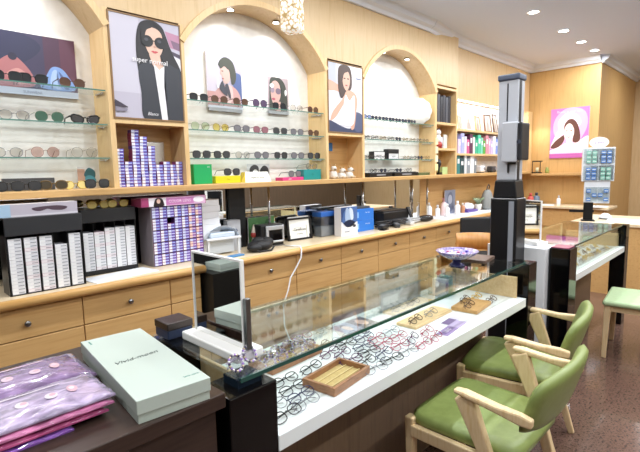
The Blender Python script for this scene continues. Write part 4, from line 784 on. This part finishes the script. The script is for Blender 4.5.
def pouch(x0, x1, y0, y1, z0, z1, c, label, rz=0, prints=True, c2='#d5c8d6'):
    cx, cy = (x0+x1)/2, (y0+y1)/2; w, d, h = x1-x0, y1-y0, z1-z0; t = thing('plastic_pouch', label, 'pouch', (cx, cy, z0), rz, 'plastic wrapped pouches on the dark table')
    b = MB(); n, m = 24, 16
    def hh(u, v): return h*(.25 + .75*min(1, 5*min(u, 1-u, v, 1-v)+.0)**.6) + .0022*math.sin(u*31+v*9)*math.sin(v*17+u*5)
    top = [[(-w/2 + w*i/n, -d/2 + d*j/m, hh(i/n, j/m)) for i in range(n+1)] for j in range(m+1)]
    b.grid(top); ring = [top[0][i] for i in range(n+1)] + [top[j][n] for j in range(1, m+1)] + [top[m][i] for i in range(n-1, -1, -1)] + [top[j][0] for j in range(m-1, 0, -1)]
    b.grid([[(p[0], p[1], 0) for p in ring], ring], True, smooth=False); b.poly([(p[0], p[1], 0) for p in ring]); bmesh.ops.remove_doubles(b.bm, verts=b.bm.verts, dist=1e-6)
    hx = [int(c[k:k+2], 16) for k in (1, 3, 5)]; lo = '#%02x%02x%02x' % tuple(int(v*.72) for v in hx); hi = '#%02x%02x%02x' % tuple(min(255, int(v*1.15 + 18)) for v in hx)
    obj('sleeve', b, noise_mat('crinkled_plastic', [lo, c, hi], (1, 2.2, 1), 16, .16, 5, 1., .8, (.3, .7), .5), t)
    if prints:
        q = MB()
        for k in range(5):
            px = w*(-.34 + .14*k)
            q.prism(ell(px, -d*.08, .013, .016, 14), h+.0016, h+.0019, 0); q.prism(ell(px+.004, -d*.08+.004, .007, .008, 10), h+.0019, h+.0022, 1)
        q.prism(ell(w*.33, -d*.05, .011, .02, 14), h+.0016, h+.0019, 1); q.prism(ell(w*.33, -.005, .006, .008, 14), h+.0019, h+.0022, 0)
        q.box(-w*.42, w*.3, d*.22, d*.25, h+.0016, h+.0019, 0)
        obj('printed_pattern', q, [mat(c2, .25, coat=.8), mat('#caa3b0', .25, coat=.8)], t)
    return t
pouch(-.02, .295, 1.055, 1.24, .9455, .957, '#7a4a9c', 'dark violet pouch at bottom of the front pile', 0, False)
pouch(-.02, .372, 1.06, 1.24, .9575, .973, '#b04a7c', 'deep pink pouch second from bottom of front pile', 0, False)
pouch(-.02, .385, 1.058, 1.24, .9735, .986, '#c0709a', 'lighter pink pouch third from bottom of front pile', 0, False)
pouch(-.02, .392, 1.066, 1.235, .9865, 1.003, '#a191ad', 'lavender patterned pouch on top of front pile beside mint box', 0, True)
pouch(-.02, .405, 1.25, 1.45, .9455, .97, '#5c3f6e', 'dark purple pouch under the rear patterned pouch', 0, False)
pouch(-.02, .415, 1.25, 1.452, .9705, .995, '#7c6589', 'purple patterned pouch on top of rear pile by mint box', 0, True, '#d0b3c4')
t = dup([o for o in C.objects if o.name == 'gift_box'][0], (-.55, 2.93, .7805), 1.5, 'pale mint lidded box lying on the black cabinet left of the counter')

# ------------------------------------------------------------------ chairs
def chair():
    t = thing('armchair', '', 'chair')
    b = MB(); n = 12; rows = []
    def seat_w(v): return .243 - .015*(1-v)
    for zz, ins in ((.432, .012), (.44, .0), (.468, .0), (.482, .016), (.487, .05)):
        r = []
        for k in range(48):
            a = 2*PI*k/48; c, s_ = math.cos(a), math.sin(a); y = math.copysign(abs(s_)**.28, s_)*(.232-ins); x = math.copysign(abs(c)**.28, c)*(seat_w((y+.232)/.464)-ins); r.append((x, y+.005, zz))
        rows.append(r)
    obj('seat', b.grid(rows, True, caps=True), GREEN, t)
    b = MB(); nu, nv = 22, 12; fr_, bk_ = [], []
    for j in range(nv+1):
        v = -1 + 2*j/nv; A = []; B = []
        for i in range(nu+1):
            u = -1 + 2*i/nu; hh = .125*(1 - .3*abs(u)**4); x = .278*u*(1-.06*abs(v)**4); z = .672 + hh*v
            y = -.30 + .04*u*u - .3*(z-.672); th = .026*max(0, (1-abs(u)**7)*(1-abs(v)**5))**.5
            A.append((x, y+th, z)); B.append((x, y-th, z))
        fr_.append(A); bk_.append(B)
    b.grid(fr_); b.grid(bk_); bmesh.ops.remove_doubles(b.bm, verts=b.bm.verts, dist=1e-4)
    obj('backrest', b, GREEN, t)
    for s in (-1, 1):
        obj('leg', MB().bar([(s*.225, .222, 0), (s*.232, .222, .462)], [(.028, .028), (.042, .042)]), ASH, t, .006)
        obj('leg', MB().bar([(s*.225, -.262, 0), (s*.245, -.165, .30), (s*.258, -.105, .48), (s*.268, -.035, .652)], [(.028, .03), (.036, .046), (.036, .052), (.038, .075)]), ASH, t, .006)
        obj('armrest', MB().bar([(s*.275, .0, .668), (s*.276, -.04, .668), (s*.28, -.16, .654), (s*.288, -.25, .648), (s*.29, -.29, .645)], [(.036, .018), (.046, .022), (.04, .026), (.03, .042), (.028, .032)]), ASH, t, .008)
        obj('side_rail', MB().box(s*.245-.014, s*.245+.014, -.16, .21, .385, .435), ASH, t, .005)
    obj('front_rail', MB().box(-.215, .215, .205, .23, .385, .43), ASH, t, .005); obj('rear_rail', MB().box(-.24, .24, -.16, -.135, .385, .43), ASH, t, .005)
    return t
ch = chair()
place(ch, (1.805, .80, 0), .0); ch['label'] = 'green padded ash armchair nearest the camera at near showcase'; ch['group'] = 'green armchairs at the showcase'
dup(ch, (2.455, .93, 0), .16, 'green padded ash armchair behind the nearest one, by showcase right pillar', 'green armchairs at the showcase')
t = thing('stool', 'pale green topped ash stool at right edge by farther showcase', 'stool', (4.27, .655, 0), .1)
obj('seat', MB().box(-.27, .27, -.24, .24, .42, .462), GREEN_L, t, .02, 4)
for sx in (-1, 1):
    for sy in (-1, 1): obj('leg', MB().bar([(sx*.235, sy*.215, 0), (sx*.228, sy*.205, .42)], [(.032, .032), (.045, .045)]), ASH, t, .005)
obj('apron', MB().box(-.22, .22, -.215, -.195, .375, .42).box(-.22, .22, .195, .215, .375, .42).box(-.235, -.215, -.2, .2, .375, .42).box(.215, .235, -.2, .2, .375, .42), ASH, t)
# office chair at the right edge (only its castors reach the frame)
def swivel(x, y, rz, label, c):
    t = thing('office_chair', label, 'chair', (x, y, 0), rz)
    obj('seat', MB().box(-.22, .22, -.22, .22, .43, .49), mat(c, .6), t, .03, 4); obj('backrest', MB().box(-.2, .2, -.26, -.21, .56, .90), mat(c, .6), t, .04, 4); obj('back_bar', MB().tube([(0, -.1, .43), (0, -.25, .46), (0, -.27, .6)], .018), mat('#2a2a2c', .4), t)
    obj('column', MB().lathe([(.03, .1), (.03, .25), (.018, .25), (.018, .43)], 14), STEEL, t)
    for k in range(5):
        a = 2*PI*k/5; l = obj('leg', MB().tube([(0, 0, .12), (.14*math.cos(a), .14*math.sin(a), .1), (.27*math.cos(a), .27*math.sin(a), .07)], [.024, .02, .014]), mat('#1b1b1d', .4), t)
        obj('castor', MB().lathe([(.006, -.018), (.026, -.016), (.028, 0), (.026, .016), (.006, .018)], 14).xf(Matrix.Translation((.27*math.cos(a), .27*math.sin(a), .028)) @ Matrix.Rotation(PI/2, 4, 'X')), BLACK, l)
    return t
swivel(5.15, 2.36, 2.4, 'black office chair in aisle behind the measuring tower', '#17181b')
# bentwood chair behind the showcase
t = thing('wooden_chair', 'honey brown wooden chair in aisle behind the mosaic bowl', 'chair', (4.45, 2.08, 0), 2.3)
HON = noise_mat('honey_beech', ['#b57f42', '#c48e50'], (6, 6, 1), 6, .35)
obj('seat', MB().box(-.2, .2, -.2, .2, .42, .45), HON, t, .01)
rows = [[(.21*math.sin(-.9+1.8*i/12)*1.1, -.28 + .1*(1-math.cos(-.9+1.8*i/12))*1.6 + dy, z) for i in range(13)] for z, dy in ((.62, 0), (.80, -.02), (.80, -.04), (.62, -.02))]
obj('backrest', MB().grid(rows, False, True), HON, t)
for sx in (-.17, .17): obj('leg', MB().bar([(sx, .17, 0), (sx, .17, .42)], [(.03, .03)]*2), HON, t); obj('leg', MB().bar([(sx, -.2, 0), (sx, -.21, .45), (sx, -.25, .7)], [(.03, .03)]*3), HON, t)

# ------------------------------------------------------------------ measuring tower
t = thing('measuring_tower', 'tall grey and black measuring tower between the two showcases', 'device')
GR = mat('#b9bcc4', .35); GR2 = mat('#8b8f98', .35); DG = mat('#202228', .35); CAP = mat('#4b5468', .4)
obj('pedestal', MB().box(3.09, 3.26, 1.195, 1.376, 0, 1.29), mat('#131418', .3), t, .012, 3); obj('stripe', MB().box(3.087, 3.09, 1.212, 1.247, .05, 1.27), GR2, t)
obj('neck', MB().prism([(1.2, 1.29), (1.366, 1.29), (1.352, 1.41), (1.216, 1.41), (1.21, 1.36)], 3.1, 3.24, axis='x'), mat('#191a1e', .3), t, .008)
obj('column', MB().box(3.115, 3.225, 1.216, 1.347, 1.41, 2.065), GR, t, .006); obj('slot', MB().box(3.1135, 3.115, 1.281, 1.289, 1.8, 2.045), DG, t); obj('side_track', MB().box(3.13, 3.17, 1.2145, 1.216, 1.41, 2.06), DG, t)
obj('cap', MB().box(3.105, 3.235, 1.208, 1.353, 2.065, 2.105), CAP, t, .01, 3); h = obj('head', MB().box(3.055, 3.115, 1.195, 1.295, 1.53, 1.79), GR, t, .008); obj('camera_panel', MB().box(3.06, 3.2, 1.165, 1.195, 1.54, 1.785), DG, h, .012, 3); obj('camera_eye', MB().lathe([(.012, 0), (.014, .004)], 14).xf(Matrix.Translation((3.059, 1.18, 1.66)) @ Matrix.Rotation(-PI/2, 4, 'Y')), mat('#4d5260', .1, coat=1), h)
obj('handle', MB().box(3.10, 3.115, 1.262, 1.27, 1.46, 1.53).box(3.10, 3.115, 1.216, 1.262, 1.515, 1.53), DG, t)

# ------------------------------------------------------------------ far end
t = thing('back_counter', 'maple back counter below the pink poster at far end', 'counter', (8.36, 2.25, 0)); obj('top', MB().box(-.24, .33, -.5, .62, .80, .84), TOPWOOD, t, .006); obj('front_panel', MB().box(-.18, .33, -.46, .62, .02, .8), MAPLE_D, t); obj('plinth', MB().box(-.15, .33, -.44, .62, 0, .02), BLACK, t); 
for z in (.62,): obj('drawer', MB().box(-.2, -.18, -.4, .5, .5, .76), MAPLE_D, t, .003)
b = MB().box(8.45, 8.69, 2.12, 3.04, 1.335, 1.375); tag(obj('wall_shelf', b, MAPLE_D, None, .004), 'maple wall shelf below the pink poster at far end', 'shelf')
t = poster('light_poster', 'glowing pink poster of smiling person on far wall', 8.679, 2.515, 1.63, .60, .84, [
    ('#c873b4', R4), ('#e3a9d6', blob([(.1, .75), (.3, .95), (.6, 1), (.9, .9), (.95, .6), (.7, .3), (.3, .3), (.1, .5)])), ('#f1d3ea', blob([(.2, .72), (.4, .9), (.65, .88), (.8, .7), (.6, .5), (.3, .5)])), ('#b45c9e', rect(0, 1, .0, .09)), ('#e7bfe0', rect(0, 1, .09, .16)),
    ('#f3dbe6', blob([(.02, .2), (.08, .36), (.2, .55), (.34, .74), (.44, .74), (.4, .6), (.3, .42), (.2, .24)])), ('#efd3de', blob([(.0, .14), (.2, .22), (.42, .3), (.62, .3), (.8, .36), (1, .42), (1, .15), (.6, .12)])),
    ('#5e3a32', blob([(.36, .56), (.38, .68), (.48, .77), (.62, .76), (.73, .64), (.79, .46), (.78, .34), (.68, .3), (.6, .34), (.62, .5), (.55, .62), (.44, .62)])), ('#5e3a32', blob([(.02, .22), (.12, .33), (.26, .42), (.38, .46), (.37, .34), (.26, .24), (.12, .2)])),
    ('#f2d9d2', rect(.44, .6, .24, .38)), ('#f8e4dc', blob([(.37, .52), (.40, .63), (.49, .69), (.58, .66), (.63, .54), (.61, .42), (.54, .345), (.46, .35), (.39, .42)])), ('#5e3a32', blob([(.36, .56), (.41, .68), (.52, .74), (.64, .68), (.64, .56), (.58, .65), (.5, .69), (.42, .65)])),
    ('#cf6f7c', blob([(.44, .435), (.5, .425), (.56, .435), (.5, .405)])), ('#4d332e', ell(.44, .545, .03, .009)), ('#4d332e', ell(.56, .545, .03, .009)), ('#e3b9ac', ell(.5, .48, .018, .012))],
    th=.02, frame=None, rz=-PI/2, emit=.3)
text('lettering', 'Beauty in your eyes', .05, mat('#fbe9f4', .5), t, (0, -.008, .78))
t = thing('display_rack', 'white display rack of blue lens packs standing on the back counter', 'rack', (8.25, 1.95, .8405), -1.15); t.scale = (1.12, 1.12, 1.12)
obj('base', MB().lathe([(.16, 0), (.16, .012), (.02, .02)], 20), WHITE, t); obj('panel', MB().box(-.16, .16, 0, .03, .05, .36).box(-.2, .2, -.01, .04, .36, .83), mat('#dfe3ea', .35), t, .006)
obj('header', MB().prism(ell(0, .90, .12, .075, 24), .01, .022, axis='y'), WHITE, t); text('lettering', 'Lens', .06, mat('#8a6fae', .5), t, (0, .009, .9), shear=.2)
for r, (z, w) in enumerate(((.61, .19), (.38, .19), (.08, .15))):
    for c in range(2):
        o = obj('pocket', MB().box((c-1)*w+.006, c*w-.006, -.055, -.01, z, z+.2), ACRYL, t)
k = 0
BP = obj('lens_pack', MB().box(-.03, .03, 0, .02, 0, .055, 0).box(-.024, .024, -.001, 0, .02, .035, 1), [mat('#5f8fd8', .4), mat('#e4ecf9', .4)]); tag(BP, '', 'pack')
GP = obj('lens_pack', MB().box(-.03, .03, 0, .02, 0, .055, 0).box(-.024, .024, -.001, 0, .02, .035, 1), [mat('#9ad6c6', .4), mat('#e6f4ee', .4)]); tag(GP, '', 'pack')
from mathutils import Euler
Mr = Matrix.Translation((8.25, 1.95, .8405)) @ Matrix.Rotation(-1.15, 4, 'Z') @ Matrix.Scale(1.12, 4)
for r, z in enumerate((.61, .38, .08)):
    for c in range(2):
        for i in range(2):
            for j in range(3):
                if r == 2 and (i + j + c) % 2: continue
                x = (-.09 if c == 0 else .09)*(1 if r < 2 else .8) + (i-.5)*.07; p = Mr @ Vector((x, -.035, z + .003 + .06*j)); pr = GP if (r == 0 and c == 0) or (r == 1 and c == 1) else BP
                first_or_dup(pr, p, -1.15, '%s lens pack, %s pocket row, %s pocket, %s column, %s layer, white rack' % ('mint' if pr is GP else 'blue', ['top', 'middle', 'bottom'][r], ('left', 'right')[c], ('left', 'right')[i], ORD[j]), 'lens packs in the white display rack')
t = thing('lantern', 'small black lantern box on wall shelf at far end', 'lantern', (8.52, 2.96, 1.375)); obj('frame', MB().box(-.05, -.04, -.07, -.06, 0, .22).box(-.05, -.04, .06, .07, 0, .22).box(-.05, .05, -.07, .07, .2, .22).box(-.05, .05, -.07, .07, 0, .02), BLACK, t); obj('candle', MB().lathe([(.025, .02), (.025, .1)], 12), mat('#e6e0b8', .5), t)
simple('green_jar', 'small green jar right of the black lantern on wall shelf', 'jar', (8.54, 2.80, 1.375), MB().lathe([(.03, 0), (.035, .05), (.02, .09), (.022, .1)], 14), mat('#9aa55a', .4), 0)
bottle(8.3, 2.52, .16, .03, '#e8ebee', '#b9c2cc', 'clear white bottle on the back counter left of display rack', .84)
bottle(8.2, 2.94, .2, .05, '#c8584f', '#c8584f', 'red canister on the counter corner at far end', .84); bottle(8.36, 2.9, .2, .055, '#6f7f92', '#3c4450', 'grey blue canister right of red canister at far end', .84)
simple('paper_stack', 'loose white papers on the back counter below the pink poster', 'paper', (8.25, 2.7, .8402), MB().box(-.08, .1, -.12, .12, 0, .008), mat('#e9ebf0', .6), 0, .2)
# desk behind the farther showcase
t = thing('desk', 'maple service desk behind the farther showcase', 'desk', (6.55, 1.35, 0)); obj('top', MB().box(-.5, .5, -.45, .35, .80, .835), TOPWOOD, t, .005); obj('side_panel', MB().box(-.48, -.45, -.42, .32, 0, .8), MAPLE_D, t); obj('side_panel', MB().box(.45, .48, -.42, .32, 0, .8), MAPLE_D, t); obj('front_panel', MB().box(-.45, .45, .29, .31, .2, .8), MAPLE_D, t)
t = thing('monitor', 'slim black monitor on post at the service desk', 'monitor', (6.2, 1.55, .8355), .3); obj('base', MB().box(-.08, .08, -.07, .07, 0, .012), BLACK, t); obj('post', MB().box(-.02, .02, -.05, .05, .012, .22), BLACK, t); obj('screen', MB().box(-.012, .012, -.06, .2, .1, .13), BLACK, t)
simple('paper_stack', 'white paper sheets on the service desk', 'paper', (6.3, 1.2, .8352), MB().box(-.12, .12, -.16, .16, 0, .02), mat('#eef0f4', .6), 0, .15)
t = thing('lamp_head', 'white dome device on the service desk', 'device', (6.45, 1.42, .8355)); t.scale = (.7, .7, .7); obj('dome', MB().lathe([(.1, 0), (.1, .03), (.085, .07), (.05, .1), (.01, .11)], 20), mat('#dfe2e6', .3), t); obj('band', MB().lathe([(.102, .01), (.102, .03)], 20), mat('#3a3d44', .4), t)

# ------------------------------------------------------------------ lights
def light(name, kind, loc, power, size=.1, col=(1, 1, 1), rot=(0, 0, 0), spot=None, blend=.6):
    l = bpy.data.lights.new(name, kind); l.energy = power; l.color = col
    if kind == 'AREA': l.shape = 'DISK'; l.size = size
    else: l.shadow_soft_size = size
    if spot: l.spot_size = spot; l.spot_blend = blend
    o = bpy.data.objects.new(name, l); C.objects.link(o); o.location = loc; o.rotation_euler = rot; return o
GLOW = mat('#ffffff', .5, emit=14.); pos = []
for y in (2.07, .35, -1.3):
    for x in (-1.1, .3, 1.6, 2.75, 3.75, 4.75, 5.67, 6.74, 7.52, 8.22): 
        if y == 2.07 or x < 8: pos.append((x, y))
pos += [(9.6, 1.2), (9.6, -.6)]
proto = None
for i, (x, y) in enumerate(pos):
    lab = 'recessed downlight, %s from left in %s ceiling row from display wall' % (ORD[[p for p in pos if p[1] == y].index((x, y))], {2.07: 'first', .35: 'second', -1.3: 'third'}.get(y, 'far'))
    if proto is None:
        proto = thing('ceiling_downlight', lab, 'ceiling light', (x, y, CZ), 0, 'ceiling downlights'); obj('trim_ring', MB().grid([[(.075*math.cos(a), .075*math.sin(a), z_) if k == 0 else (.058*math.cos(a), .058*math.sin(a), z_) for a in [2*PI*q/24 for q in range(24)]] for k, z_ in ((0, -.001), (0, -.008), (1, -.008), (1, -.003))], True), WHITE, proto); obj('diffuser', MB().lathe([(.057, -.004), (.057, -.002)], 24), GLOW, proto)
    else: dup(proto, (x, y, CZ), 0, lab, 'ceiling downlights')
    light('downlight_lamp', 'AREA', (x, y, CZ-.012), 19, .12, (.93, .97, 1))
for i, (a, e) in enumerate(BAYS):
    c = (a+e)/2; hw = (e-a)/2; R = (hw*hw + RISE*RISE)/(2*RISE)
    for s in (-1, 1):
        x = c + s*.24; z = SPR + RISE - R + math.sqrt(R*R - .24**2)
        t = thing('arch_spotlight', 'small recessed spotlight in soffit of %s, %s of two' % (BN[i], 'left' if s < 0 else 'right'), 'spotlight', (x, 3.21, z-.004), 0, 'arch soffit spotlights'); obj('trim_ring', MB().lathe([(.034, -.006), (.036, 0)], 20), CHROME, t); obj('bulb', MB().lathe([(.024, -.009), (.024, -.0062)], 20), GLOW, t)
        light('arch_lamp', 'SPOT', (x, 3.20, z-.02), 30, .025, (.97, .98, 1), (-.12, 0, 0), 2.5, .9)
o = obj('shelf_light', MB().box(6.0, 8.4, 3.24, 3.27, 2.45, 2.459), mat('#ffffff', .5, emit=6.)); tag(o, 'slim light strip under fascia above the bookshelf', 'light')
l = light('strip_lamp', 'AREA', (7.2, 3.25, 2.445), 12, 2.3); l.data.shape = 'RECTANGLE'; l.data.size_y = .03
light('far_niche_lamp', 'SPOT', (8.5, 2.95, 2.3), 10, .03, (1, .95, .85), (0, 0, 0), 2.2, .9)
# crystal pendant
t = thing('pendant_lamp', 'square crystal pendant lamp hanging from ceiling at top of picture', 'lamp', (1.39, 1.5, 2.085), .4)
CRY = bpy.data.materials.new('crystal_beads'); CRY.use_nodes = True; nt = CRY.node_tree; bs = nt.nodes['Principled BSDF']
vo = nt.nodes.new('ShaderNodeTexVoronoi'); vo.inputs['Scale'].default_value = 75; tc = nt.nodes.new('ShaderNodeTexCoord'); nt.links.new(tc.outputs['Object'], vo.inputs['Vector']); rp = nt.nodes.new('ShaderNodeValToRGB')
rp.color_ramp.elements[0].color = lin('#fffaf0'); rp.color_ramp.elements[1].color = lin('#a98d5c'); rp.color_ramp.elements[0].position = .3; rp.color_ramp.elements[1].position = .75
nt.links.new(vo.outputs['Distance'], rp.inputs['Fac']); nt.links.new(rp.outputs['Color'], bs.inputs['Base Color']); nt.links.new(rp.outputs['Color'], bs.inputs['Emission Color']); bs.inputs['Emission Strength'].default_value = .75; bs.inputs['Roughness'].default_value = .2
obj('crystal_shade', MB().box(-.04, .04, -.04, .04, 0, .42), CRY, t, .012, 3); obj('top_cap', MB().box(-.043, .043, -.043, .043, .42, .44), CHROME, t); obj('rod', MB().lathe([(.005, .44), (.005, CZ-2.085-.02)], 8), CHROME, t); obj('canopy', MB().lathe([(.05, CZ-2.085-.02), (.05, CZ-2.085-.001)], 16), CHROME, t)

w = bpy.data.worlds.new('world'); sc.world = w; w.use_nodes = True; w.node_tree.nodes['Background'].inputs[0].default_value = (.8, .85, 1, 1); w.node_tree.nodes['Background'].inputs[1].default_value = .2
# remove prototypes never placed
for o in list(C.objects):
    if o.parent is None and 'category' in o and not o.get('label'):  # a kind no place called for
        for c in list(o.children): bpy.data.objects.remove(c)
        bpy.data.objects.remove(o)
sc.view_settings.view_transform = 'Standard'; sc.view_settings.look = 'None'; sc.view_settings.gamma = 1.; sc.view_settings.exposure = -.1
sc.cycles.max_bounces = 8; sc.cycles.transparent_max_bounces = 24; sc.cycles.caustics_reflective = False; sc.cycles.caustics_refractive = False
